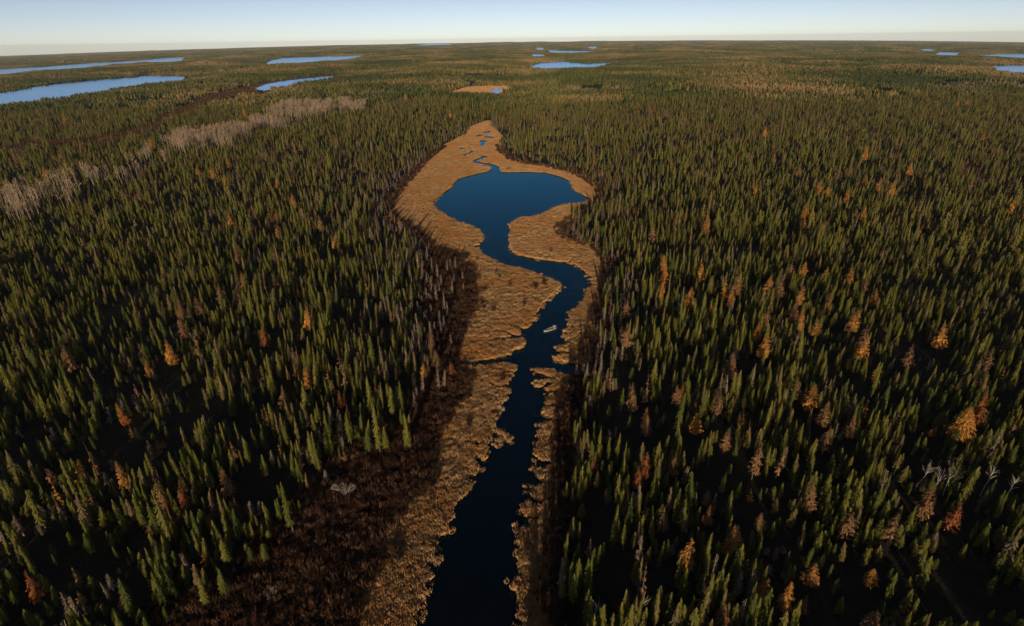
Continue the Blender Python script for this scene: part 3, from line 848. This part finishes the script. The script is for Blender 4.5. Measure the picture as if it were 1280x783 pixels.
# 300 spruces that show largest stand as individuals
cand = np.where((kind == 0) & (app > 0))[0]
pick = cand[np.argsort(-app[cand])][:300 - len(edge_spruces)]
taken = np.zeros(n, bool); taken[pick] = True
for i in pick:
    k = random.randrange(10); w = random.uniform(0.6, 1.15) * (0.5 + 0.6 * fh[i] / 10)
    u_, v_, _ = project(fx[i:i+1], fy[i:i+1], fz[i:i+1])
    thing('spruce_tree', 'slender green spruce packed among others ' + region(u_[0], v_[0]), 'tree', (fx[i], fy[i], fz[i]),
          (random.gauss(0, .03), random.gauss(0, .03), random.uniform(0, 6.28)), (w, w, fh[i] / 10),
          'spruces ' + region(u_[0], v_[0]), (('trunk', SPR0_T[k]), ('crown', SPR0_C[k])))
EDGE_WORDS = ['tallest lone spruce at the forest edge above the dark shrubs', 'tall pale-based spruce standing among the brown shrubs', 'tall spruce behind the pale-based shrub spruce',
 'lone spruce standing out in the brown shrubs nearest the river', 'slim spruce beside the pale-based shrub spruce', 'low spruce west of the pale-based shrub spruce', 'full spruce at the shrub edge near the grey snags',
 'dense tall spruce at the forest edge above the white dead bush', 'tall spruce just behind the dense edge spruce', 'broad low spruce by the dark shrubs at the lower edge', 'second low spruce by the dark shrubs',
 'tilted spruce low by the western lower edge', 'outermost spruce of the low western edge', 'spruce between two tall ones at the shrub edge', 'thin spruce behind the full shrub-edge spruce', 'small spruce beside the tallest lone spruce',
 'narrow spruce west of the grey snags', 'tiny spruce sapling in the dark shrubs', 'yellowish bushy spruce by the eastern bank at the lower edge', 'broad spruce behind the yellowish bushy one on the eastern bank',
 'upright spruce east of the lowest river reach bank', 'third spruce in from the eastern bank']
for (x, y, z, h), lab in zip(edge_spruces, EDGE_WORDS):
    k = random.choice((0, 2, 5, 7)); w = (0.8 + 0.035 * h)
    thing('spruce_tree', lab, 'tree', (x, y, z + 0.25), (0, 0, random.uniform(0, 6.28)), (w, w, h / 10), 'spruces at the forest edge', (('trunk', SPR0_T[k]), ('crown', SPR0_C[k])))
for sel, lib, nm, lab, nv in (((kind == 0) & (dist < 270), 'spruce', 'near_spruce_forest', 'dense green spruce forest around the near river', 10),
                              ((kind == 0) & (dist >= 270), 'spruce_mid', 'middle_spruce_forest', 'dense spruce forest around and beyond the pond', 8)):
    sel = sel & ~taken
    m_ = sel.sum(); w = RNG.uniform(0.6, 1.2, m_) * (0.5 + 0.6 * fh[sel] / 10)
    scatter(nm, lib, np.stack([fx, fy, fz], 1)[sel], RNG.integers(0, nv, m_), rots(m_, 0.05), np.stack([w, w, fh[sel] / 10], 1), label=lab, category='forest')

# dead conifers: the 300 largest stand as individuals
cand = np.where((kind == 1) & (app > 0))[0]
pick = cand[np.argsort(-app[cand])][:300 - len(edge_dead)]
taken[pick] = True
def dead_tree(x, y, z, h, lab, grp):
    k = random.randrange(6)
    thing('dead_conifer', lab, 'dead tree', (x, y, z), (random.gauss(0, .04), random.gauss(0, .04), random.uniform(0, 6.28)), (1, 1, h / 9), grp, (('trunk', DEAD_T[k]), ('branches', DEAD_C[k])))
for i in pick:
    u_, v_, _ = project(fx[i:i+1], fy[i:i+1], fz[i:i+1])
    dead_tree(fx[i], fy[i], fz[i], fh[i] * 0.95, 'grey bare dead conifer ' + region(u_[0], v_[0]), 'dead conifers ' + region(u_[0], v_[0]))
for j, (x, y, z, h) in enumerate(edge_dead):
    dead_tree(x, y, z + 0.25, h, 'pale bare snag standing in the shrub belt at the marsh edge', 'snags in the shrub belt')
sel = (kind == 1) & ~taken; m_ = sel.sum()
scatter('dead_conifer_belt', 'dead', np.stack([fx, fy, fz], 1)[sel], RNG.integers(0, 6, m_), rots(m_, 0.05), np.stack([np.ones(m_) * 1.1, np.ones(m_) * 1.1, fh[sel] / 9], 1),
        label='grey standing dead conifers fringing the marsh and pond', category='dead trees')
sel = (kind == 2); m_ = sel.sum()
scatter('fading_larch_wood', 'fading', np.stack([fx, fy, fz], 1)[sel], RNG.integers(0, 8, m_), rots(m_), np.stack([np.ones(m_), np.ones(m_), fh[sel] * 1.08 / 10], 1),
        label='tan fading larches mixed through the spruce forest', category='larches')
sel = (kind == 3); m_ = sel.sum()
scatter('bare_aspen_grove', 'aspen', np.stack([fx, fy, fz], 1)[sel], RNG.integers(0, 6, m_), rots(m_), np.stack([np.ones(m_) * 1.25, np.ones(m_) * 1.25, RNG.uniform(0.8, 1.15, m_)], 1),
        label='leafless grey aspen groves on the western rise', category='aspens')

# ---- far forest in stands
x, y = jitter_grid(-4600, 4600, 700, 3800, 19)
k = (np.abs(x) < 150 + y * 1.1) & (y > 712 + 240 * fbm(x / 110, y / 110, 3)); x, y = x[k], y[k]
k = ~in_any(OPEN, x, y) & ~in_any(OPEN, x, y + 13) & ~in_any(OPEN, x, y - 13) & ~in_any(OPEN, x + 13, y) & ~in_any(OPEN, x - 13, y); x, y = x[k], y[k]
k = RNG.random(len(x)) < np.clip((fbm(x / 70, y / 70, 73) - 0.24) * 5, 0.05, 1); x, y = x[k], y[k]
sc = 0.45 + 1.05 * fbm(x / 80, y / 80, 71); m_ = len(x)
scatter('far_forest', 'stand', np.stack([x, y, far_z(x, y) + relief(x, y) - 0.3], 1), RNG.integers(0, 6, m_), rots(m_, 0), np.stack([np.ones(m_), np.ones(m_), sc], 1), label='mixed conifer forest stretching toward the skyline', category='forest')
x, y = jitter_grid(-14000, 14000, 3780, 12500, 62)
k = np.abs(x) < 150 + y * 1.1; x, y = x[k], y[k]
k = ~in_any(OPEN, x, y) & ~in_any(OPEN, x, y + 45) & ~in_any(OPEN, x, y - 45) & ~in_any(OPEN, x + 45, y) & ~in_any(OPEN, x - 45, y); x, y = x[k], y[k]
sc = 0.7 + 1.3 * fbm(x / 300, y / 300, 72) ** 2; m_ = len(x)
scatter('skyline_forest', 'stand', np.stack([x, y, far_z(x, y) + relief(x, y) - 0.3], 1), RNG.integers(0, 6, m_), rots(m_, 0), np.stack([np.full(m_, 3.2), np.full(m_, 3.2), sc * 1.1], 1), label='flat dark forest along the skyline', category='forest')

# ---- orange and fading larches
LMESH = {}
for cc, m_ in (('o', M_LARCH_O), ('t', M_LARCH_T), ('r', M_LARCH_R), ('O', M_LARCH_O)):
    LMESH[cc] = []
    for q in range(4):
        t_, c_ = larch(rnd, 0, 10.0, 0.26 if cc == 'O' else rnd.uniform(0.13, 0.18), 1.25 if cc == 'O' else 1.1 if cc == 'o' else 0.85, 0.55 if cc == 'O' else 1.0)
        LMESH[cc].append((t_.build('larch_trunk', [M_BARK]), c_.build('larch_crown', [m_])))
word = {'o': 'orange', 't': 'tan fading', 'r': 'rust brown', 'O': 'broad bright orange'}
byreg = {}
for i, l in enumerate(larches): byreg.setdefault((region(l[0], l[1] + 15), l[2]), []).append(i)
ORD = ['first', 'second', 'third', 'fourth', 'fifth', 'sixth', 'seventh', 'eighth', 'ninth', 'tenth', 'eleventh', 'twelfth', 'thirteenth', 'fourteenth', 'fifteenth', 'sixteenth', 'seventeenth', 'eighteenth', 'nineteenth', 'twentieth']
lab_of = {}
for (rg, cc), ids in byreg.items():
    ids.sort(key=lambda i: larches[i][0])
    for q, i in enumerate(ids):
        lab_of[i] = (word[cc] + ' larch ' + rg) if len(ids) == 1 else '%s larch, %s from the left, %s' % (word[cc], ORD[q] if q < 20 else 'twenty-first', rg)
for i, (px, py, cc, h, x, y) in enumerate(larches):
    t_, c_ = random.choice(LMESH[cc]); w = random.uniform(0.85, 1.2) * (0.62 + 0.04 * h) * (1.08 if py < 460 else 0.95)
    thing('larch_tree', lab_of[i], 'tree', (x, y, float(far_z(np.array(x), np.array(y)) + relief(np.array([x]), np.array([y]))[0]) + 0.2), (random.gauss(0, .04), random.gauss(0, .04), random.uniform(0, 6.28)), (w, w, h / 10), 'coloured larches', (('trunk', t_), ('crown', c_)))

# ---- white birch snags, bare bushes
def snag(rnd, H):
    t, c = Shape(), Shape()
    p = Vector((0, 0, -0.3)); d = Vector((rnd.uniform(-0.08, 0.08), rnd.uniform(-0.08, 0.08), 1)).normalized()
    r = 0.11
    for q in range(5):
        p2 = p + d * H / 5; t.cone(p, p2, r, r * 0.8, 6); p, r = p2, r * 0.8
        d = (d + Vector((rnd.uniform(-.12, .12), rnd.uniform(-.12, .12), 0))).normalized()
        if q >= 3:
            for z in range(9):
                a = rnd.uniform(0, 6.28); L = rnd.uniform(0.3, 1.0); e = p + Vector((math.cos(a) * L, math.sin(a) * L, rnd.uniform(-0.1, 0.5)))
                c.cone(p - d * rnd.uniform(0, 1.4), e, 0.022, 0.012, 3); c.cone(e, e + Vector((math.cos(a + .6) * .35, math.sin(a + .6) * .35, .3)), 0.012, 0.008, 3)
    return t.build('snag_trunk', [M_BIRCH]), c.build('snag_branches', [M_BIRCH])
SN = [(1149,597,24,'thick white broken birch snag, first of the six white snags'),(1165,609,26,'white birch snag, second of the row of six white snags'),(1184,606,16,'thin white birch snag between two stouter ones'),
      (1192,607,26,'tall white birch snag with a ragged top, fourth of the white row'),(1231,607,22,'white birch snag, fifth of the white row'),(1259,615,26,'white birch snag nearest the eastern edge'),
      (741,765,26,'crooked white birch stem by the lowest eastern spruces'),(797,757,28,'white birch stem under the eastern spruces near the river')]
for px, py, tall, lab in SN:
    x, y, z, h = from_pixels(px, py, tall)
    h = min(max(h, 6.5), 9.0) if px > 900 else 5.0
    x, y = (float(v) for v in ground(px, py, 3.0))
    a, b_ = snag(rnd, h)
    thing('birch_snag', lab, 'dead tree', (x, y, z + 0.25), (0, random.uniform(0.02, 0.14), 0), (1, 1, 1), 'white birch snags', (('trunk', a), ('branches', b_)))
def bare_bush(rnd, H):
    s = Shape()
    def grow(p, d, L, r, depth):
        e = p + d * L; s.cone(p, e, r, r * 0.65, 3)
        if depth:
            for q in range(3): grow(e, (d + Vector((rnd.gauss(0, .5), rnd.gauss(0, .5), rnd.uniform(0, .4)))).normalized(), L * 0.72, r * 0.62, depth - 1)
    for q in range(14):
        a = rnd.uniform(0, 6.28); t = rnd.uniform(0.3, 1.1); grow(Vector((rnd.gauss(0, .25), rnd.gauss(0, .25), 0)), Vector((math.cos(a) * t, math.sin(a) * t, 1)).normalized(), H * rnd.uniform(0.3, 0.46), 0.035, 2)
    return s.build('bare_bush', [M_BIRCH])
for px, py, H, lab in ((432,622,3.6,'large white leafless bush in the dark shrubs'),(338,748,1.6,'small white dead bush at the lower shrub edge')):
    x, y, z, _h = from_pixels(px, py, 10)
    o = obj('bare_bush', bare_bush(rnd, H), label=lab, category='bush', group='white dead bushes'); o.location = (x, y, z + 0.3)

# ---- sedge and shrubs
x, y = jitter_grid(-80, 75, 30, 640, 0.62)
m = sdist(MARSH, x, y); k = m < 1.5; x, y, m = x[k], y[k], m[k]
k = (y < 190) | (RNG.random(len(x)) < 0.62); x, y, m = x[k], y[k], m[k]
w_ = water_sd(x, y); s_ = shrub_shade_sd(x, y) + (fbm(x / 4, y / 4, 6) - 0.5) * np.where(x > 2, 2.5, 7)
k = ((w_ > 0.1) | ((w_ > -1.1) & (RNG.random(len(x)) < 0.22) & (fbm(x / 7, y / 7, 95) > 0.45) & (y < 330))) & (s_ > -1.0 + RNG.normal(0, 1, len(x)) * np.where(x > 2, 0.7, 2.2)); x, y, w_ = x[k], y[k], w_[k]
hum = fbm(x / 2.2, y / 2.2, 21, 3); m_ = len(x)
hs = (0.55 + 0.9 * fbm(x / 1.3, y / 1.3, 77)) * RNG.uniform(0.7, 1.3, m_) * np.where(y > 300, 0.65, 0.88)
ws = RNG.uniform(0.85, 1.3, m_) * np.where(y > 190, 1.3, 1.0)
scatter('sedge_marsh', 'sedge', np.stack([x, y, np.where(w_ > 0.1, 0.28 + 0.22 * hum, -0.12)], 1), RNG.integers(0, 6, m_), np.stack([np.zeros(m_), np.zeros(m_), RNG.normal(0, 0.5, m_) + np.where(RNG.random(m_) < .5, math.pi, 0)], 1),
        np.stack([ws, ws, hs], 1), label='golden sedge grass covering the river marsh', category='sedge')
px_, py_ = [], []
for pl in (BOG, STRIP):
    lo, hi = pl.min(0), pl.max(0)
    a_, b_ = jitter_grid(lo[0], hi[0], lo[1], hi[1], 2.4)
    k = inside(pl, a_, b_) & ~in_any(LAKE_POLYS, a_, b_); px_.append(a_[k]); py_.append(b_[k])
x, y = px_[0], py_[0]; m_ = len(x)
xs_, ys_ = px_[1], py_[1]; k = RNG.random(len(xs_)) < 0.6; x = np.concatenate([x, xs_[~k]]); y = np.concatenate([y, ys_[~k]]); m_ = len(x); xs_, ys_ = xs_[k], ys_[k]; q = len(xs_); sz = RNG.uniform(1.2, 3.0, q)
scatter('marsh_strip_shrubs', 'shrub', np.stack([xs_, ys_, far_z(xs_, ys_) + 0.5], 1), RNG.integers(0, 6, q), rots(q, 0.1), np.stack([sz * 1.3, sz * 1.3, sz * 0.8], 1), label='rusty low shrubs along the western marsh strip', category='shrubs')
scatter('far_sedge', 'sedge', np.stack([x, y, far_z(x, y) + 0.6], 1), RNG.integers(0, 6, m_), np.stack([np.zeros(m_), np.zeros(m_), RNG.normal(0, 0.5, m_)], 1),
        np.stack([np.full(m_, 3.2), np.full(m_, 3.2), RNG.uniform(1.2, 2.6, m_)], 1), label='rust orange sedge on the far bog and marsh strip', category='sedge')
x, y = jitter_grid(-80, 60, 20, 480, 0.95)
m = sdist(MARSH, x, y); k = (m < 4); x, y, m = x[k], y[k], m[k]
w_ = water_sd(x, y); s_ = shrub_shade_sd(x, y) + (fbm(x / 4, y / 4, 6) - 0.5) * np.where(x > 2, 2.5, 7)
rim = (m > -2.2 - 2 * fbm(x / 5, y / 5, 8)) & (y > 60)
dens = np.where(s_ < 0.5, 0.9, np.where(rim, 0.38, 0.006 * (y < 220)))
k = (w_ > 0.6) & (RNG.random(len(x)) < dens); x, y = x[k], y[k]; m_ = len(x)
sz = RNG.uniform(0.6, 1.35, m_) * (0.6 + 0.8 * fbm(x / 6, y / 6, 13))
scatter('shrub_belt', 'shrub', np.stack([x, y, np.full(m_, 0.35)], 1), RNG.integers(0, 6, m_), rots(m_, 0.1), np.stack([sz, sz, sz], 1), label='leafless red-brown shrubs between forest and sedge, also added to darken the east bank', category='shrubs')

# ---- floating leaves in the shallows
def pads(rnd):
    s = Shape()
    for k in range(7):
        x, y, r = rnd.gauss(0, .5), rnd.gauss(0, .5), rnd.uniform(.07, .16); a0_ = rnd.uniform(0, 6.28)
        s.add([(x, y, 0.012 + 0.002 * k)] + [(x + math.cos(a0_ + t) * r, y + math.sin(a0_ + t) * r, 0.012 + 0.002 * k) for t in np.linspace(0.2, 6.1, 8)], [(0, q, q + 1) for q in range(1, 8)])
    return s
M_PAD = leafy('lily_leaf', [(0.0, (0.10, 0.075, 0.035)), (1.0, (0.26, 0.17, 0.085))], 0.5)
library('lily', [pads(rnd).build('lily', [M_PAD]) for i in range(4)])
x, y = jitter_grid(-60, 60, 55, 420, 1.6)
w_ = water_sd(x, y); k = (w_ < -0.5) & (RNG.random(len(x)) < 0.75 * np.clip((y - 40) / 200, 0.12, 1) * np.exp(w_ / 1.6) * (fbm(x / 9, y / 9, 93) > 0.5)); x, y = x[k], y[k]; m_ = len(x)
scatter('lily_pads', 'lily', np.stack([x, y, np.zeros(m_)], 1), RNG.integers(0, 4, m_), rots(m_, 0), np.ones((m_, 3)), label='brown lily leaves floating along the river margins', category='lily pads')

# ---- boat with one person aboard
M_HULL = mat('boat_hull_paint'); M_HULL[2].inputs['Base Color'].default_value = (0.56, 0.55, 0.46, 1); M_HULL[2].inputs['Roughness'].default_value = 0.45
M_HULL[1].links.new(ramp(M_HULL[1], noise_node(M_HULL[1], 3.0, 4), [(0.3, (0.26, 0.25, 0.19)), (0.7, (0.36, 0.345, 0.27))]), M_HULL[2].inputs['Base Color'])
M_WOOD = bark('boat_seat_wood', (0.34, 0.24, 0.13), (0.46, 0.34, 0.20), 6)
M_JACKET = bark('jacket_cloth', (0.52, 0.50, 0.30), (0.62, 0.60, 0.40), 8)
M_TROUSER = bark('trouser_cloth', (0.03, 0.035, 0.045), (0.05, 0.055, 0.07), 8)
M_SKIN = bark('skin', (0.40, 0.25, 0.18), (0.46, 0.29, 0.21), 8)
M_MOTOR = bark('motor_housing', (0.25, 0.25, 0.24), (0.32, 0.32, 0.31), 8)
bx_, by_, bz_, _h = from_pixels(687, 413, 10)
ax_, ay_ = (float(v) for v in ground(680, 415.8)); sx_, sy_ = (float(v) for v in ground(694.5, 410.5))
yaw = math.atan2(ay_ - sy_, ax_ - sx_)
boat = obj('boat', None, label='pale open boat with a square stern adrift on the dark river', category='boat')
boat.location = (bx_, by_, 0.0); boat.rotation_euler = (0, 0, yaw)
Lb = 4.6
hv, hf = [], []
ST = 13
for i in range(ST):
    t = i / (ST - 1); X_ = -Lb / 2 + Lb * t
    bw = 0.60 * (1 - max(0, (t - 0.35) / 0.65) ** 2.2) + 0.015
    sheer = 0.48 + 0.22 * max(0, t - 0.4) ** 1.6
    keel = -0.14 + 0.3 * max(0, (t - 0.75) / 0.25) ** 2
    for (a, zz_) in ((-1, sheer), (-0.93, sheer * 0.45), (-0.72, keel + 0.05), (0, keel), (0.72, keel + 0.05), (0.93, sheer * 0.45), (1, sheer)):
        hv.append((X_, a * bw, zz_))
    for (a, zz_) in ((0.93, sheer - 0.005), (0.84, sheer * 0.5), (0.62, keel + 0.1), (0, keel + 0.06), (-0.62, keel + 0.1), (-0.84, sheer * 0.5), (-0.93, sheer - 0.005)):
        hv.append((X_, a * bw, zz_))
for i in range(ST - 1):
    for q in range(14):
        hf.append((i * 14 + q, i * 14 + (q + 1) % 14, (i + 1) * 14 + (q + 1) % 14, (i + 1) * 14 + q))
hf.append(tuple(range(13, -1, -1))[:14]); hf.append(tuple((ST - 1) * 14 + q for q in range(14)))
obj('hull', mesh('boat_hull', hv, hf, [M_HULL[0]], None, True), boat)
def box_mesh(name, sx, sy, sz, m):
    s = Shape(); b2 = 0.02
    v = [(x * sx / 2 - math.copysign(b2 if k else 0, x), y * sy / 2 - math.copysign(b2 if k else 0, y), z * sz / 2 + (math.copysign(b2, z) if k else 0)) for k in (0, 1) for z in (-1, 1) for x, y in ((-1, -1), (1, -1), (1, 1), (-1, 1))]
    s.add(v, [(0, 1, 5, 4), (1, 2, 6, 5), (2, 3, 7, 6), (3, 0, 4, 7), (8, 11, 10, 9), (12, 13, 14, 15), (0, 8, 9, 1), (1, 9, 10, 2), (2, 10, 11, 3), (3, 11, 8, 0), (4, 5, 13, 12), (5, 6, 14, 13), (6, 7, 15, 14), (7, 4, 12, 15)])
    return s.build(name, [m])
for X_, wd in ((-1.75, 1.08), (-0.35, 1.08), (0.85, 0.88)):
    o = obj('bench_seat', box_mesh('bench_seat', 0.30, wd, 0.05, M_WOOD), boat); o.location = (X_, 0, 0.30)
fd = Shape()
fd.add([(1.35, -0.45, 0.53), (1.35, 0.45, 0.53), (2.05, 0.23, 0.59), (2.05, -0.23, 0.59), (2.42, 0.02, 0.63), (2.42, -0.02, 0.63)], [(0, 1, 2, 3), (3, 2, 4, 5)])
obj('foredeck', fd.build('foredeck', [M_HULL[0]]), boat)
mo = Shape(); mo.cone((0, 0, 0.45), (0, 0, 0.62), 0.13, 0.16, 8); mo.cone((0, 0, 0.62), (0, 0, 0.86), 0.16, 0.11, 8); mo.cone((0, 0, 0.86), (0.0, 0, 0.90), 0.11, 0.03, 8); mo.cone((0, 0, -0.4), (0, 0, 0.45), 0.05, 0.06, 6); mo.cone((0.1, 0, 0.6), (0.5, 0, 0.66), 0.025, 0.025, 5)
o = obj('outboard_motor', mo.build('outboard_motor', [M_MOTOR]), boat); o.location = (-Lb / 2 - 0.13, 0, 0)

# person: one continuous skinned figure, seated facing the bow
J = {'pelvis': (0, 0, .10, .15), 'waist': (0.02, 0, .30, .135), 'chest': (0.04, 0, .50, .155), 'neck': (0.06, 0, .66, .06), 'head0': (0.08, 0, .76, .085), 'head1': (0.09, 0, .86, .095), 'crown': (0.08, 0, .93, .06),
     'lhip': (.06, .10, .08, .10), 'lknee': (.44, .14, .12, .07), 'lankle': (.52, .14, -.22, .05), 'ltoe': (.70, .14, -.25, .04), 'rhip': (.06, -.10, .08, .10), 'rknee': (.44, -.14, .12, .07), 'rankle': (.52, -.14, -.22, .05), 'rtoe': (.70, -.14, -.25, .04),
     'lsh': (.03, .19, .56, .075), 'lel': (.12, .25, .30, .05), 'lwr': (.34, .17, .22, .04), 'lhand': (.42, .15, .20, .035), 'rsh': (.03, -.19, .56, .075), 'rel': (-.05, -.28, .32, .05), 'rwr': (-.22, -.20, .34, .04), 'rhand': (-.30, -.16, .36, .035)}
E = [('pelvis', 'waist'), ('waist', 'chest'), ('chest', 'neck'), ('neck', 'head0'), ('head0', 'head1'), ('head1', 'crown'), ('pelvis', 'lhip'), ('lhip', 'lknee'), ('lknee', 'lankle'), ('lankle', 'ltoe'), ('pelvis', 'rhip'), ('rhip', 'rknee'),
     ('rknee', 'rankle'), ('rankle', 'rtoe'), ('chest', 'lsh'), ('lsh', 'lel'), ('lel', 'lwr'), ('lwr', 'lhand'), ('chest', 'rsh'), ('rsh', 'rel'), ('rel', 'rwr'), ('rwr', 'rhand')]
names = list(J)
me = bpy.data.meshes.new('person'); me.from_pydata([J[k][:3] for k in names], [(names.index(a), names.index(b_)) for a, b_ in E], [])
tmp = bpy.data.objects.new('person_skeleton', me); COL.objects.link(tmp)
sk = tmp.modifiers.new('skin', 'SKIN'); tmp.modifiers.new('sub', 'SUBSURF').levels = 1
if not me.skin_vertices: bpy.context.view_layer.objects.active = tmp
if me.skin_vertices:
    for k, v in zip(names, me.skin_vertices[0].data): v.radius = (J[k][3], J[k][3]); v.use_root = (k == 'pelvis')
dg = bpy.context.evaluated_depsgraph_get()
body = bpy.data.meshes.new_from_object(tmp.evaluated_get(dg)); body.name = 'person'
bpy.data.objects.remove(tmp)
for m_ in (M_TROUSER, M_JACKET, M_SKIN):
    body.materials.append(m_)
for p in body.polygons:
    c0 = p.center
    hand = (c0.x > .37 and .1 < abs(c0.y) < .22 and .16 < c0.z < .26) or (c0.x < -.25)
    p.material_index = 2 if (c0.z > .66 or hand) else 1 if c0.z > .17 else 0
    p.use_smooth = True
person = obj('person', body, label='person in a pale jacket seated near the stern of the boat', category='person')
hatm = Shape(); hatm.cone((0.09, 0, .89), (0.08, 0, 1.0), .115, .07, 10); hatm.cone((0.08, 0, 1.0), (0.08, 0, 1.01), .07, .005, 10); hatm.cone((0.1, 0, .885), (0.1, 0, .895), .15, .115, 10)
hat = obj('hat', hatm.build('hat', [M_JACKET]), person)
person.matrix_world = Matrix.Translation((bx_, by_, 0.33)) @ Matrix.Rotation(yaw, 4, 'Z') @ Matrix.Translation((-1.75, 0, -0.02))

# ------------------------------------------------------------------ air
s = Shape()
A = 18500.0; z0, z1 = -500.0, 96.0
s.add([(x, y, z) for z in (z0, z1) for x, y in ((-A, -8000), (A, -8000), (A, A), (-A, A))], [(0, 3, 2, 1), (4, 5, 6, 7), (0, 1, 5, 4), (1, 2, 6, 5), (2, 3, 7, 6), (3, 0, 4, 7)])
M_AIR = bpy.data.materials.new('haze'); M_AIR.use_nodes = True
nt = M_AIR.node_tree; nt.nodes.clear()
pv_ = nt.nodes.new('ShaderNodeVolumePrincipled'); pv_.inputs['Color'].default_value = (0.86, 0.94, 1.0, 1); pv_.inputs['Density'].default_value = 0.000024; pv_.inputs['Anisotropy'].default_value = 0.0
om = nt.nodes.new('ShaderNodeOutputMaterial'); nt.links.new(pv_.outputs[0], om.inputs['Volume'])
obj('haze', s.build('haze', [M_AIR]), kind='stuff', label='thin blue air over the far forest')
